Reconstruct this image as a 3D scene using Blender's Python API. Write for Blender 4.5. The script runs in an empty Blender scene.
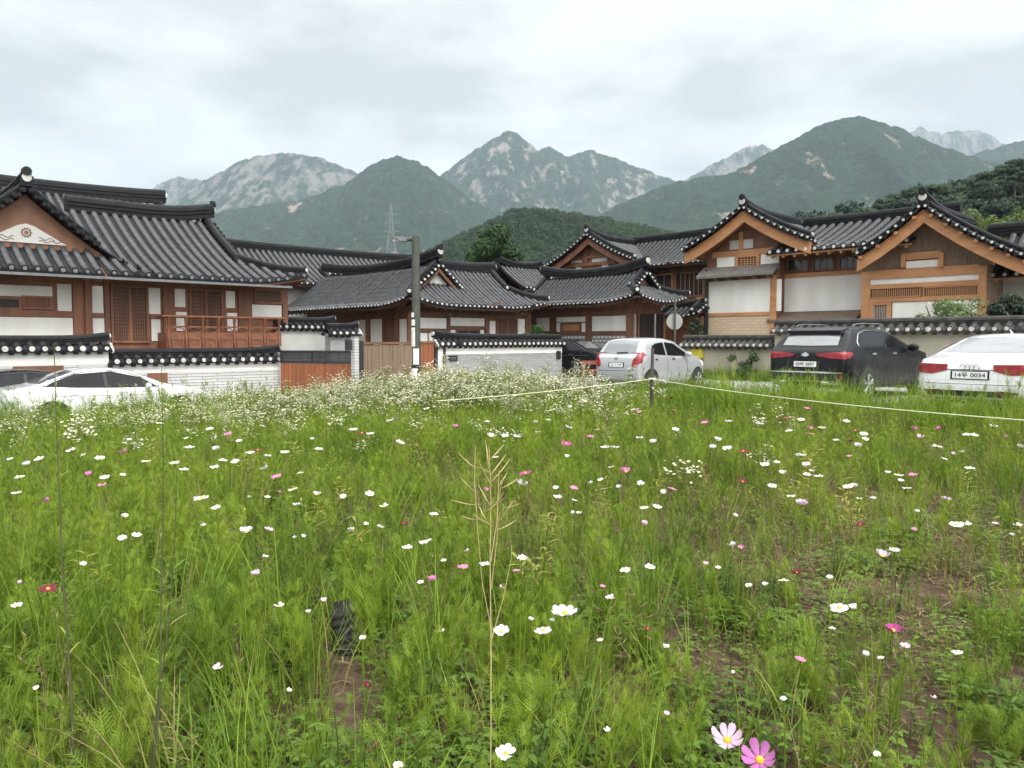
import bpy, bmesh, math, random
import numpy as np
from mathutils import Vector, Matrix
from mathutils.bvhtree import BVHTree

random.seed(7)
rng = np.random.default_rng(11)
SC = bpy.context.scene
COL = SC.collection
R = math.radians

# ------------------------------------------------------------------ camera
FPX, HZ = 780.0, 340.0
PITCH = math.atan((384 - HZ) / FPX)
CAMZ = 1.5
cam_d = bpy.data.cameras.new('camera'); cam = bpy.data.objects.new('camera', cam_d); COL.objects.link(cam)
cam_d.sensor_width = 36; cam_d.lens = 36 * FPX / 1024
cam_d.clip_start = 0.05; cam_d.clip_end = 30000
cam.location = (0, 0, CAMZ); cam.rotation_euler = (math.pi / 2 - PITCH, 0, 0)
SC.camera = cam

# ------------------------------------------------------------------ sky, sun, exposure
SUN_EL, SUN_AZ = R(48), R(150)     # azimuth clockwise from +Y (behind the camera, to the right)
w = bpy.data.worlds.new('World'); SC.world = w; w.use_nodes = True
nt = w.node_tree; N = nt.nodes; L = nt.links
bg = N['Background']; bg.inputs['Strength'].default_value = 0.1
sky = N.new('ShaderNodeTexSky'); sky.sky_type = 'NISHITA'; sky.sun_disc = False
sky.sun_elevation = SUN_EL; sky.sun_rotation = SUN_AZ
tc = N.new('ShaderNodeTexCoord')
mp = N.new('ShaderNodeMapping'); mp.inputs['Scale'].default_value = (1.5, 1.5, 3.6); mp.inputs['Location'].default_value = (0.35, 0.1, 0.25)
L.new(tc.outputs['Generated'], mp.inputs['Vector'])
n1 = N.new('ShaderNodeTexNoise'); n1.inputs['Scale'].default_value = 2.6; n1.inputs['Detail'].default_value = 6; n1.inputs['Roughness'].default_value = 0.48; n1.inputs['Distortion'].default_value = 0.1
L.new(mp.outputs[0], n1.inputs['Vector'])
cr = N.new('ShaderNodeValToRGB')
cr.color_ramp.elements[0].position = 0.40; cr.color_ramp.elements[0].color = (0.59, 0.595, 0.59, 1)
cr.color_ramp.elements[1].position = 0.60; cr.color_ramp.elements[1].color = (0.92, 0.92, 0.91, 1)
e = cr.color_ramp.elements.new(0.49); e.color = (0.77, 0.77, 0.76, 1)
L.new(n1.outputs['Fac'], cr.inputs['Fac'])
vm = N.new('ShaderNodeVectorMath'); vm.operation = 'SCALE'; vm.inputs["Scale"].default_value = 9.3
L.new(cr.outputs['Color'], vm.inputs[0])
mx = N.new('ShaderNodeMixRGB'); mx.inputs['Fac'].default_value = 0.96
# an overcast sky is brighter overhead and round the hidden sun than near the horizon
sx = N.new('ShaderNodeSeparateXYZ'); L.new(tc.outputs['Generated'], sx.inputs[0])
mr = N.new('ShaderNodeMapRange'); mr.interpolation_type = 'SMOOTHSTEP'; mr.inputs[1].default_value = .40; mr.inputs[2].default_value = .95; mr.inputs[3].default_value = 1; mr.inputs[4].default_value = 3.4; L.new(sx.outputs[2], mr.inputs[0])
dt = N.new('ShaderNodeVectorMath'); dt.operation = 'DOT_PRODUCT'; dt.inputs[1].default_value = (math.sin(SUN_AZ) * math.cos(SUN_EL), math.cos(SUN_AZ) * math.cos(SUN_EL), math.sin(SUN_EL)); L.new(tc.outputs['Generated'], dt.inputs[0])
m2 = N.new('ShaderNodeMapRange'); m2.interpolation_type = 'SMOOTHSTEP'; m2.inputs[1].default_value = .35; m2.inputs[2].default_value = 1; m2.inputs[3].default_value = 0; m2.inputs[4].default_value = 2.8; L.new(dt.outputs['Value'], m2.inputs[0])
ad = N.new('ShaderNodeMath'); ad.operation = 'ADD'; L.new(mr.outputs[0], ad.inputs[0]); L.new(m2.outputs[0], ad.inputs[1])
v2 = N.new('ShaderNodeVectorMath'); v2.operation = 'SCALE'; L.new(vm.outputs[0], v2.inputs[0]); L.new(ad.outputs[0], v2.inputs['Scale'])
L.new(sky.outputs[0], mx.inputs[1]); L.new(v2.outputs[0], mx.inputs[2]); L.new(mx.outputs[0], bg.inputs['Color'])

sun_d = bpy.data.lights.new('sun', 'SUN'); sun_d.energy = 1.5; sun_d.angle = R(14); sun_d.color = (1, .96, .9)
sun = bpy.data.objects.new('sun', sun_d); COL.objects.link(sun)
sd = Vector((math.sin(SUN_AZ) * math.cos(SUN_EL), math.cos(SUN_AZ) * math.cos(SUN_EL), math.sin(SUN_EL)))
sun.rotation_euler = sd.to_track_quat('Z', 'Y').to_euler()
SC.view_settings.view_transform = 'Standard'; SC.view_settings.look = 'None'
SC.view_settings.gamma = 1; SC.view_settings.use_curve_mapping = False
SC.view_settings.exposure = 0.37
SC.render.engine = 'CYCLES'
SC.cycles.use_denoising = True
SC.cycles.max_bounces = 6; SC.cycles.diffuse_bounces = 3; SC.cycles.glossy_bounces = 2
SC.cycles.transmission_bounces = 3; SC.cycles.transparent_max_bounces = 4; SC.cycles.volume_bounces = 0
HAZE_DENSITY = 0.000122

# ------------------------------------------------------------------ pixel <-> place helpers
CP, SP = math.cos(PITCH), math.sin(PITCH)
def ray(px, py):
    X = (px - 512) / FPX; U = (384 - py) / FPX
    return Vector((X, CP + U * SP, -SP + U * CP))
def at(px, py, d):
    r = ray(px, py); return Vector((0, 0, CAMZ)) + r * (d / r.y)
def onz(px, py, z):
    r = ray(px, py); return Vector((0, 0, CAMZ)) + r * ((z - CAMZ) / r.z)
GA = R(43.5); CU, SU = math.cos(GA), math.sin(GA)     # the village grid is turned 43.5 deg
def G(s, t, z=0): return Vector((s * CU - t * SU, s * SU + t * CU, z))
def ST(p): return (p[0] * CU + p[1] * SU, -p[0] * SU + p[1] * CU)
def _X(px, py=320):
    r = ray(px, py); return r.x / r.y
def S_at(px, t):
    X = _X(px); return t * (SU + X * CU) / (CU - X * SU)
def T_at(px, s):
    X = _X(px); return s * (CU - X * SU) / (SU + X * CU)
def Z_at(py, s, t):
    y = s * SU + t * CU; r = ray(512, py); return CAMZ + y * r.z / r.y

def sstep(a, b, x):
    k = np.clip((np.asarray(x, float) - a) / (b - a), 0, 1); return k * k * (3 - 2 * k)
def gz(x, y):
    x = np.asarray(x, float); y = np.asarray(y, float)
    return -0.64 * sstep(0, -9, x) * sstep(5, 17, y) + 0.15 * sstep(1, 7, x) * sstep(7, 15, y)
def gzf(x, y): return float(gz(x, y))

# ------------------------------------------------------------------ numpy noise
def _h(ix, iy, sd):
    n = (ix.astype(np.int64) * 374761393 + iy.astype(np.int64) * 668265263 + sd * 1442695041) & 0x7fffffff
    n = ((n ^ (n >> 13)) * 1274126177) & 0x7fffffff
    return ((n ^ (n >> 16)) & 0xffff) / 65535.0
def vn(x, y, sd=0):
    x = np.asarray(x, float); y = np.asarray(y, float)
    ix = np.floor(x); iy = np.floor(y); fx = x - ix; fy = y - iy
    fx = fx * fx * (3 - 2 * fx); fy = fy * fy * (3 - 2 * fy)
    a = _h(ix, iy, sd); b = _h(ix + 1, iy, sd); c = _h(ix, iy + 1, sd); d = _h(ix + 1, iy + 1, sd)
    return (a * (1 - fx) + b * fx) * (1 - fy) + (c * (1 - fx) + d * fx) * fy
def fbm(x, y, o=4, sd=0, rough=.5):
    v = 0; a = 1; t = 0
    for k in range(o):
        v = v + a * vn(x * 2 ** k + 17 * k, y * 2 ** k + 9 * k, sd + k); t += a; a *= rough
    return v / t

# ------------------------------------------------------------------ materials
def new_mat(name):
    m = bpy.data.materials.new(name); m.use_nodes = True
    return m, m.node_tree.nodes, m.node_tree.links, m.node_tree.nodes['Principled BSDF']
def mat(name, c, rough=.7, var=.18, scale=6, bump=0, bscale=30, metal=0, spec=.4, coat=0, stretch=None, c2=None, detail=4):
    m, n, l, b = new_mat(name)
    b.inputs['Roughness'].default_value = rough; b.inputs['Metallic'].default_value = metal
    b.inputs['Specular IOR Level'].default_value = spec
    if coat: b.inputs['Coat Weight'].default_value = coat; b.inputs['Coat Roughness'].default_value = .04
    t = n.new('ShaderNodeTexCoord'); vec = t.outputs['Object']
    if stretch:
        mp = n.new('ShaderNodeMapping'); mp.inputs['Scale'].default_value = stretch; l.new(vec, mp.inputs[0]); vec = mp.outputs[0]
    if var or c2:
        no = n.new('ShaderNodeTexNoise'); no.inputs['Scale'].default_value = scale; no.inputs['Detail'].default_value = detail
        l.new(vec, no.inputs['Vector'])
        r = n.new('ShaderNodeValToRGB'); r.color_ramp.elements[0].position = .3; r.color_ramp.elements[1].position = .7
        a = c2 if c2 else tuple(x * (1 - var) for x in c)
        bcol = c if c2 else tuple(min(1, x * (1 + var)) for x in c)
        r.color_ramp.elements[0].color = (*a, 1); r.color_ramp.elements[1].color = (*bcol, 1)
        l.new(no.outputs['Fac'], r.inputs[0]); l.new(r.outputs[0], b.inputs['Base Color'])
    else: b.inputs['Base Color'].default_value = (*c, 1)
    if bump:
        bn = n.new('ShaderNodeTexNoise'); bn.inputs['Scale'].default_value = bscale; bn.inputs['Detail'].default_value = 5; l.new(vec, bn.inputs['Vector'])
        bp = n.new('ShaderNodeBump'); bp.inputs['Strength'].default_value = bump; bp.inputs['Distance'].default_value = .02
        l.new(bn.outputs['Fac'], bp.inputs['Height']); l.new(bp.outputs[0], b.inputs['Normal'])
    return m
def brick_mat(name, c, mortar, bw, bh, msize=.012, rough=.8, var=.85):
    m, n, l, b = new_mat(name); b.inputs['Roughness'].default_value = rough
    t = n.new('ShaderNodeTexCoord'); s = n.new('ShaderNodeSeparateXYZ'); l.new(t.outputs['Object'], s.inputs[0])
    ad = n.new('ShaderNodeMath'); ad.operation = 'ADD'; l.new(s.outputs[0], ad.inputs[0]); l.new(s.outputs[1], ad.inputs[1])
    cb = n.new('ShaderNodeCombineXYZ'); l.new(ad.outputs[0], cb.inputs[0]); l.new(s.outputs[2], cb.inputs[1])
    k = n.new('ShaderNodeTexBrick'); l.new(cb.outputs[0], k.inputs['Vector']); k.inputs['Scale'].default_value = 1
    k.inputs['Brick Width'].default_value = bw; k.inputs['Row Height'].default_value = bh; k.inputs['Mortar Size'].default_value = msize
    k.inputs['Color1'].default_value = (*c, 1); k.inputs['Color2'].default_value = (*[x * var for x in c], 1); k.inputs['Mortar'].default_value = (*mortar, 1)
    l.new(k.outputs['Color'], b.inputs['Base Color'])
    bp = n.new('ShaderNodeBump'); bp.inputs['Strength'].default_value = .4; bp.inputs['Distance'].default_value = .01; bp.invert = True
    l.new(k.outputs['Fac'], bp.inputs['Height']); l.new(bp.outputs[0], b.inputs['Normal'])
    return m
def leaf_mat(name, c1, c2, trans=.4, pos_scale=.35, rough=.55, dry=None, dryamt=0.0):
    """foliage: colour differs plant by plant (random) and by patch; light passes through the leaf"""
    m, n, l, b = new_mat(name)
    oi = n.new('ShaderNodeObjectInfo'); g = n.new('ShaderNodeNewGeometry')
    no = n.new('ShaderNodeTexNoise'); no.inputs['Scale'].default_value = pos_scale; no.inputs['Detail'].default_value = 5
    l.new(g.outputs['Position'], no.inputs['Vector'])
    av = n.new('ShaderNodeMath'); av.operation = 'MULTIPLY_ADD'; av.inputs[1].default_value = .8; l.new(oi.outputs['Random'], av.inputs[0])
    ma = n.new('ShaderNodeMath'); ma.operation = 'MULTIPLY_ADD'; ma.inputs[1].default_value = 1.5; ma.inputs[2].default_value = -.66; l.new(no.outputs['Fac'], ma.inputs[0]); l.new(ma.outputs[0], av.inputs[2])
    r = n.new('ShaderNodeValToRGB'); r.color_ramp.elements[0].position = .1; r.color_ramp.elements[1].position = .8
    r.color_ramp.elements[0].color = (*c1, 1); r.color_ramp.elements[1].color = (*c2, 1)
    if dry:
        e = r.color_ramp.elements.new(1 - dryamt); e.color = (*dry, 1); r.color_ramp.elements[1].position = min(.8, .95 - dryamt)
    l.new(av.outputs[0], r.inputs[0]); l.new(r.outputs[0], b.inputs['Base Color'])
    b.inputs['Roughness'].default_value = rough; b.inputs['Specular IOR Level'].default_value = .25
    tr = n.new('ShaderNodeBsdfTranslucent'); l.new(r.outputs[0], tr.inputs[0])
    mx = n.new('ShaderNodeMixShader'); mx.inputs[0].default_value = trans
    l.new(b.outputs[0], mx.inputs[1]); l.new(tr.outputs[0], mx.inputs[2]); l.new(mx.outputs[0], n['Material Output'].inputs[0])
    return m

M = {}
M['tile'] = mat('roof_tile', (.006, .0065, .008), .6, c2=(.016, .017, .019), scale=3.5, bump=.25, bscale=40, spec=.2)  # near-black: shade between the cover rows is put into the pan colour
M['tile_top'] = mat('cover_tile', (.014, .0155, .018), .5, c2=(.046, .049, .053), scale=5, bump=.25, bscale=40, spec=.5)  # lighter than the pans: highlight along the tile tops put into the colour
M['tile_old'] = mat('weathered_tile', (.022, .021, .020), .75, c2=(.055, .053, .047), scale=5, bump=.3, bscale=30)
M['tile_end_grey'] = mat('grey_tile_end', (.13, .135, .14), .6)
M['lime'] = mat('lime_plaster_end', (.44, .43, .405), .8, var=.3, scale=9)
M['plaster'] = mat('white_plaster', (.72, .71, .68), .85, c2=(.58, .57, .53), scale=.9, bump=.08, stretch=(1.6, 1.6, .5), detail=6)
M['plaster_grey_and_shaded'] = mat('grey_and_shaded_plaster', (.42, .42, .40), .85, var=.08, scale=2)  # grey plaster, also white plaster with its shade put into the colour
M['wood_dark'] = mat('dark_red_wood', (.235, .100, .050), .6, c2=(.125, .052, .030), scale=3, stretch=(1, 1, .25), bump=.1)
M['wood_brown'] = mat('brown_wood', (.185, .088, .048), .65, c2=(.105, .052, .031), scale=3, stretch=(1, 1, .25))
M['wood_orange'] = mat('orange_pine', (.46, .235, .105), .55, c2=(.33, .155, .07), scale=2.5, stretch=(.4, .4, 2), bump=.08)
M['wood_rail'] = mat('red_cedar', (.20, .078, .038), .55, c2=(.125, .046, .024), scale=4)
M['wood_gate'] = mat('gate_boards', (.26, .090, .038), .6, c2=(.17, .058, .026), scale=3, stretch=(3, 3, .2))
M['wood_weather'] = mat('weathered_boards', (.22, .155, .105), .8, c2=(.13, .09, .062), scale=4, stretch=(6, 6, .3), bump=.2)
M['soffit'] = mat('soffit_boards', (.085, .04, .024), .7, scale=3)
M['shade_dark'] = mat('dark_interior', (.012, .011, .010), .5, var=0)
M['lattice'] = mat('lattice_wood', (.075, .036, .022), .6, c2=(.04, .02, .014), scale=60, stretch=(8, 8, 1))
M['black_metal'] = mat('black_metal', (.018, .018, .02), .45, var=.1, spec=.5)
M['brick_white'] = brick_mat('white_brick', (.50, .50, .485), (.17, .17, .165), .9, .085, .009)
M['brick_grey'] = brick_mat('grey_brick', (.30, .30, .295), (.20, .20, .20), .22, .075, .008, var=.75)
M['brick_beige'] = brick_mat('beige_brick', (.50, .40, .27), (.36, .28, .19), .28, .11, .010, var=.9)
M['brick_pattern'] = brick_mat('white_grey_pattern_brick', (.55, .55, .53), (.16, .16, .16), .20, .14, .035, var=.9)
M['stucco'] = mat('beige_stucco', (.40, .37, .29), .9, c2=(.29, .27, .21), scale=1.5, bump=.15, stretch=(1.5, 1.5, .5))
M['pent'] = mat('pent_roof', (.11, .105, .10), .7, c2=(.16, .14, .12), scale=4)
M['pent_brown'] = mat('brown_pent_roof', (.16, .115, .085), .7, c2=(.11, .08, .06), scale=4)
M['window_glass'] = mat('window_glass', (.03, .032, .034), .08, var=0, spec=.6)

# ------------------------------------------------------------------ mesh builder
class MB:
    def __init__(s): s.v = []; s.f = []; s.m = []; s.s = []; s.n = 0
    def add(s, verts, faces, mt=0, smooth=False):
        b = s.n; vv = [tuple(map(float, v)) for v in verts]; s.v += vv; s.n += len(vv)
        for f in faces: s.f.append(tuple(b + i for i in f)); s.m.append(mt); s.s.append(smooth)
    def box(s, x0, x1, y0, y1, z0, z1, mt=0):
        x0, x1 = min(x0, x1), max(x0, x1); y0, y1 = min(y0, y1), max(y0, y1); z0, z1 = min(z0, z1), max(z0, z1)
        s.add([(x0, y0, z0), (x1, y0, z0), (x1, y1, z0), (x0, y1, z0), (x0, y0, z1), (x1, y0, z1), (x1, y1, z1), (x0, y1, z1)],
              [(0, 3, 2, 1), (4, 5, 6, 7), (0, 1, 5, 4), (1, 2, 6, 5), (2, 3, 7, 6), (3, 0, 4, 7)], mt)
    def tube(s, pts, rad, n=8, mt=0, caps=True, smooth=True):
        pts = [Vector(p) for p in pts]
        if not hasattr(rad, '__len__'): rad = [rad] * len(pts)
        vs = []; prev = None
        for i, p in enumerate(pts):
            d = (pts[min(i + 1, len(pts) - 1)] - pts[max(i - 1, 0)]).normalized()
            if prev is None:
                a = d.cross(Vector((0, 0, 1)));
                if a.length < 1e-3: a = d.cross(Vector((1, 0, 0)))
                a.normalize()
            else:
                a = prev - d * prev.dot(d); a.normalize()
            prev = a; b = d.cross(a)
            for k in range(n):
                q = 2 * math.pi * k / n; vs.append(p + (a * math.cos(q) + b * math.sin(q)) * rad[i])
        fs = []
        for i in range(len(pts) - 1):
            for k in range(n): fs.append((i * n + k, i * n + (k + 1) % n, (i + 1) * n + (k + 1) % n, (i + 1) * n + k))
        s.add(vs, fs, mt, smooth)
        if caps:
            s.add(vs[:n], [tuple(reversed(range(n)))], mt); s.add(vs[-n:], [tuple(range(n))], mt)
    def grid(s, P, mt=0, smooth=True, flip=False):
        P = np.asarray(P); ni, nj = P.shape[:2]; fs = []
        for i in range(ni - 1):
            for j in range(nj - 1):
                q = (i * nj + j, i * nj + j + 1, (i + 1) * nj + j + 1, (i + 1) * nj + j)
                fs.append(q[::-1] if flip else q)
        s.add(P.reshape(-1, 3), fs, mt, smooth)
    def ribbon(s, pts, ws, side, mt=0):
        vs = []
        for p, wd in zip(pts, ws): vs.append(Vector(p) - side * wd * .5); vs.append(Vector(p) + side * wd * .5)
        s.add(vs, [(2 * i, 2 * i + 1, 2 * i + 3, 2 * i + 2) for i in range(len(pts) - 1)], mt, True)
    def disc(s, c, nrm, r, n=10, mt=0, thick=.02):
        c = Vector(c); nrm = Vector(nrm).normalized(); s.tube([c - nrm * thick, c], r, n, mt, True, False)
    def mesh(s, name, mats, off=(0, 0, 0)):
        me = bpy.data.meshes.new(name); o = off
        me.from_pydata([(v[0] - o[0], v[1] - o[1], v[2] - o[2]) for v in s.v], [], s.f)
        for m in (mats if isinstance(mats, (list, tuple)) else [mats]): me.materials.append(m)
        if s.f:
            me.polygons.foreach_set('material_index', s.m); me.polygons.foreach_set('use_smooth', s.s)
        me.update(); return me
OFF = {}
def tag(o, label=None, cat=None, group=None, kind=None):
    if label: o['label'] = label
    if cat: o['category'] = cat
    if group: o['group'] = group
    if kind: o['kind'] = kind
    return o
def thing(name, label, cat, loc=(0, 0, 0), rotz=0, group=None, off=None):
    o = bpy.data.objects.new(name, None); COL.objects.link(o); o.location = loc; o.rotation_euler = (0, 0, rotz)
    o.empty_display_size = .2
    OFF[o.name] = tuple(off) if off is not None else tuple(loc)
    return tag(o, label, cat, group)
def link_mesh(name, me, parent=None, off=None):
    o = bpy.data.objects.new(name, me); COL.objects.link(o)
    if parent: o.parent = parent
    return o
def part(name, mb, mats, root, parent=None):
    o = link_mesh(name, mb.mesh(name, mats, OFF[root.name]), parent or root); return o
def solo(name, mb, mats, label, cat, loc=(0, 0, 0), group=None, kind=None):
    o = link_mesh(name, mb.mesh(name, mats, loc)); o.location = loc; return tag(o, label, cat, group, kind)
def house(name, label, s0, t0, z0, cat='house', group=None):
    return thing(name, label, cat, G(s0, t0, z0), GA, group, (s0, t0, z0))

# ------------------------------------------------------------------ ground
def axis(lo, hi, step, far):
    a = list(np.arange(lo, hi + 1e-6, step)); d = step; b = []; x = hi
    while x < far: d *= 1.6; x += d; b.append(x)
    c = []; x = lo; d = step
    while x > -far: d *= 1.6; x -= d; c.append(x)
    return np.array(c[::-1] + a + b)
xs = axis(-24, 24, .35, 12000); ys = axis(-3, 42, .35, 12000)
XX, YY = np.meshgrid(xs, ys, indexing='ij')
ZZ = gz(XX, YY)
near = sstep(30, 20, YY) * sstep(-4, 0, YY)
ZZ = ZZ + near * (fbm(XX * .9, YY * .9, 3, 5) - .5) * .10
mb = MB(); mb.grid(np.stack([XX, YY, ZZ], -1), flip=True)
m, n, l, b = new_mat('soil')
b.inputs['Roughness'].default_value = .95; b.inputs['Specular IOR Level'].default_value = .1
g = n.new('ShaderNodeNewGeometry')
no = n.new('ShaderNodeTexNoise'); no.inputs['Scale'].default_value = 9; no.inputs['Detail'].default_value = 9; no.inputs['Roughness'].default_value = .7; l.new(g.outputs['Position'], no.inputs['Vector'])
r = n.new('ShaderNodeValToRGB'); r.color_ramp.elements[0].position = .32; r.color_ramp.elements[0].color = (.035, .022, .015, 1)
r.color_ramp.elements[1].position = .72; r.color_ramp.elements[1].color = (.17, .115, .08, 1)
l.new(no.outputs['Fac'], r.inputs[0]); l.new(r.outputs[0], b.inputs['Base Color'])
bp = n.new('ShaderNodeBump'); bp.inputs['Strength'].default_value = .9; bp.inputs['Distance'].default_value = .05; l.new(no.outputs['Fac'], bp.inputs['Height']); l.new(bp.outputs[0], b.inputs['Normal'])
M['soil'] = m
gr = link_mesh('ground', mb.mesh('ground', M['soil'])); gr['kind'] = 'structure'

def field_ok(x, y):
    s = x * CU + y * SU; t = -x * SU + y * CU
    return (s < 15.3 - 1.3 * (t < 7.2)) & (t < 19.25)
# lane: concrete strip along the houses, wraps round the corner of the field
mb = MB()
for (s0, s1, t0, t1) in ((15.3, 29.5, -12, 19.3), (-12, 29.5, 19.3, 22.9)):
    ss = np.arange(s0, s1 + .01, .75 if s1 - s0 < 20 else .8); tt = np.linspace(t0, t1, max(2, int((t1 - t0) / .7)))
    A, B_ = np.meshgrid(ss, tt, indexing='ij'); X = A * CU - B_ * SU; Y = A * SU + B_ * CU
    mb.grid(np.stack([X, Y, gz(X, Y) + .06], -1), flip=True)
M['concrete'] = mat('lane_concrete', (.30, .29, .27), .9, c2=(.22, .21, .195), scale=1.5, bump=.3, bscale=20)
rd = link_mesh('road', mb.mesh('road', M['concrete'])); rd['kind'] = 'structure'

# ------------------------------------------------------------------ mountains
def hill_mat(name, forest1, forest2, rock, rock_amt, tex=.012, fscale=.05, soft=.16):
    m, n, l, b = new_mat(name); b.inputs['Roughness'].default_value = .95; b.inputs['Specular IOR Level'].default_value = .05
    g = n.new('ShaderNodeNewGeometry')
    def noise(sc, det, ro=.55, src=None):
        x = n.new('ShaderNodeTexNoise'); x.inputs['Scale'].default_value = sc; x.inputs['Detail'].default_value = det; x.inputs['Roughness'].default_value = ro
        l.new(src or g.outputs['Position'], x.inputs['Vector']); return x.outputs['Fac']
    f1 = noise(fscale, 6, .7)
    r1 = n.new('ShaderNodeValToRGB'); r1.color_ramp.elements[0].position = .35; r1.color_ramp.elements[1].position = .68
    r1.color_ramp.elements[0].color = (*forest1, 1); r1.color_ramp.elements[1].color = (*forest2, 1); l.new(f1, r1.inputs[0])
    mp = n.new('ShaderNodeMapping'); mp.inputs['Scale'].default_value = (1, .6, .45); l.new(g.outputs['Position'], mp.inputs[0])
    rk = noise(tex, 8, .62, mp.outputs[0])
    r2 = n.new('ShaderNodeValToRGB'); r2.color_ramp.elements[0].position = 1 - rock_amt; r2.color_ramp.elements[1].position = min(1, 1 - rock_amt + soft)
    l.new(rk, r2.inputs[0])
    rc = n.new('ShaderNodeValToRGB'); rc.color_ramp.elements[0].color = (*[x * .6 for x in rock], 1); rc.color_ramp.elements[1].color = (*rock, 1)
    rc.color_ramp.elements[0].position = .35; rc.color_ramp.elements[1].position = .6
    l.new(noise(tex * 5, 6, .6, mp.outputs[0]), rc.inputs[0])
    mx = n.new('ShaderNodeMixRGB'); l.new(r2.outputs[0], mx.inputs[0]); l.new(r1.outputs[0], mx.inputs[1]); l.new(rc.outputs[0], mx.inputs[2])
    l.new(mx.outputs[0], b.inputs['Base Color'])
    bp = n.new('ShaderNodeBump'); bp.inputs['Strength'].default_value = 1; bp.inputs['Distance'].default_value = 14; l.new(f1, bp.inputs['Height']); l.new(bp.outputs[0], b.inputs['Normal'])
    return m
FOR1, FOR2 = (.002, .007, .005), (.030, .058, .026)
M['hill_rocky'] = hill_mat('rocky_hillside', FOR1, FOR2, (.19, .17, .16), .55, .022, .05, .12)
M['hill_forest'] = hill_mat('forest_hillside', FOR1, FOR2, (.30, .24, .20), .385, .016, .05, .06)
M['hill_peak'] = hill_mat('granite_peak', FOR1, FOR2, (.25, .215, .195), .47, .022, .05, .09)
M['hill_green'] = hill_mat('green_hill', (.01, .02, .010), (.03, .05, .02), (.3, .26, .2), .0, .02, .15)
def mountain(D, sky_pts, depth, mt, seed, rough=.17, nx=340, ny=110, label='', base=-30, prof=1.15):
    px = np.array([p[0] for p in sky_pts], float); py = np.array([p[1] for p in sky_pts], float)
    P = np.linspace(px[0], px[-1], nx)
    # smooth + jitter the skyline
    k = np.interp(P, px, py)
    ker = np.ones(5) / 5; k2 = np.convolve(np.pad(k, 2, 'edge'), ker, 'valid')
    k2 = k2 - (fbm(P * .13, P * 0 + seed, 5, seed, .65) - .5) * 6.0 * min(1.0, 3000 / D + .2)
    X = (P - 512) / FPX * D; H = np.array([at(512, v, D).z for v in k2])
    K = np.concatenate([np.linspace(-1, 0, ny * 2 // 3), np.linspace(0, 1, ny // 3)[1:]])
    XX, KK = np.meshgrid(X, K, indexing='ij'); HH = np.repeat(H[:, None], len(K), 1)
    YY = D + KK * depth
    f = 1 - np.abs(KK) ** prof
    sc = 1 / (depth * .35)
    rid = 1 - np.abs(2 * fbm(XX * sc, YY * sc * .7, 5, seed + 20, .55) - 1)      # spurs and gullies
    env = np.clip(np.abs(KK) * 4, 0, 1) * np.clip((1 - np.abs(KK)) * 3, 0, 1)
    ZZ = base + (HH - base) * (f - env * rough * 2.2 * (1 - rid) - env * rough * .5 * (1 - fbm(XX * sc * 5, YY * sc * 5, 4, seed + 40)))
    XX = XX * (1 + KK * depth / D * .55)
    mb = MB(); mb.grid(np.stack([XX, YY, ZZ], -1), flip=True)
    o = link_mesh('mountain', mb.mesh('mountain', mt)); o['kind'] = 'structure'
    return o, (X, H)
mountain(4400, [(120, 205), (150, 192), (168, 183), (185, 176), (205, 180), (225, 192), (260, 210)], 900, M['hill_rocky'], 1)
mountain(3400, [(110, 262), (150, 232), (175, 205), (200, 186), (220, 174), (240, 163), (262, 155), (285, 151.5), (310, 155), (332, 161), (357, 171), (380, 187), (405, 208), (440, 240)], 1100, M['hill_rocky'], 2, .12)
mountain(3300, [(380, 240), (410, 198), (440, 177), (462, 160), (480, 147), (497, 137), (508, 130), (518, 134), (528, 142), (537, 150), (548, 146), (558, 153), (568, 157), (578, 152), (590, 150.5), (605, 155), (625, 163), (645, 170), (665, 178), (690, 189), (720, 202), (760, 230)], 1200, M['hill_peak'], 3, .14)
mountain(4200, [(670, 190), (690, 176), (710, 163), (728, 155), (745, 146), (760, 145), (775, 152), (800, 165), (840, 190)], 900, M['hill_rocky'], 4)
mountain(4600, [(860, 160), (885, 146), (905, 133), (912, 127), (922, 131), (935, 134), (950, 131), (965, 129.5), (980, 133), (993, 141), (1010, 152), (1060, 170)], 900, M['hill_rocky'], 5)
mountain(2300, [(150, 262), (200, 225), (230, 209), (262, 205), (300, 200), (325, 193), (350, 182), (370, 167), (386, 159), (402, 156), (418, 160), (436, 172), (455, 187), (475, 202), (500, 212), (540, 228), (600, 250), (660, 262)], 1000, M['hill_forest'], 6, .13)
mountain(2700, [(900, 190), (940, 166), (975, 151), (1000, 144), (1024, 137), (1060, 128), (1110, 132), (1180, 160)], 700, M['hill_forest'], 8)
mountain(1900, [(470, 262), (520, 245), (560, 232), (600, 214), (640, 195), (662, 186), (690, 179), (720, 175), (745, 165), (770, 150), (797, 134), (820, 122), (845, 116), (868, 119), (890, 127), (915, 138), (940, 148), (975, 158), (1020, 170), (1080, 190), (1150, 230)], 900, M['hill_forest'], 9, .13)
_, RID9 = mountain(430, [(330, 300), (400, 268), (430, 250), (450, 240), (470, 231), (490, 222), (510, 212), (528, 208), (550, 210), (580, 215), (620, 222), (660, 231), (720, 244), (800, 262)], 190, M['hill_green'], 10, .05, base=-4)
_, RID10 = mountain(150, [(690, 290), (760, 248), (810, 228), (850, 219), (880, 212), (910, 202), (945, 196), (985, 185), (1024, 170), (1100, 160), (1200, 155)], 60, M['hill_green'], 11, .03, base=-1)

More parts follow.
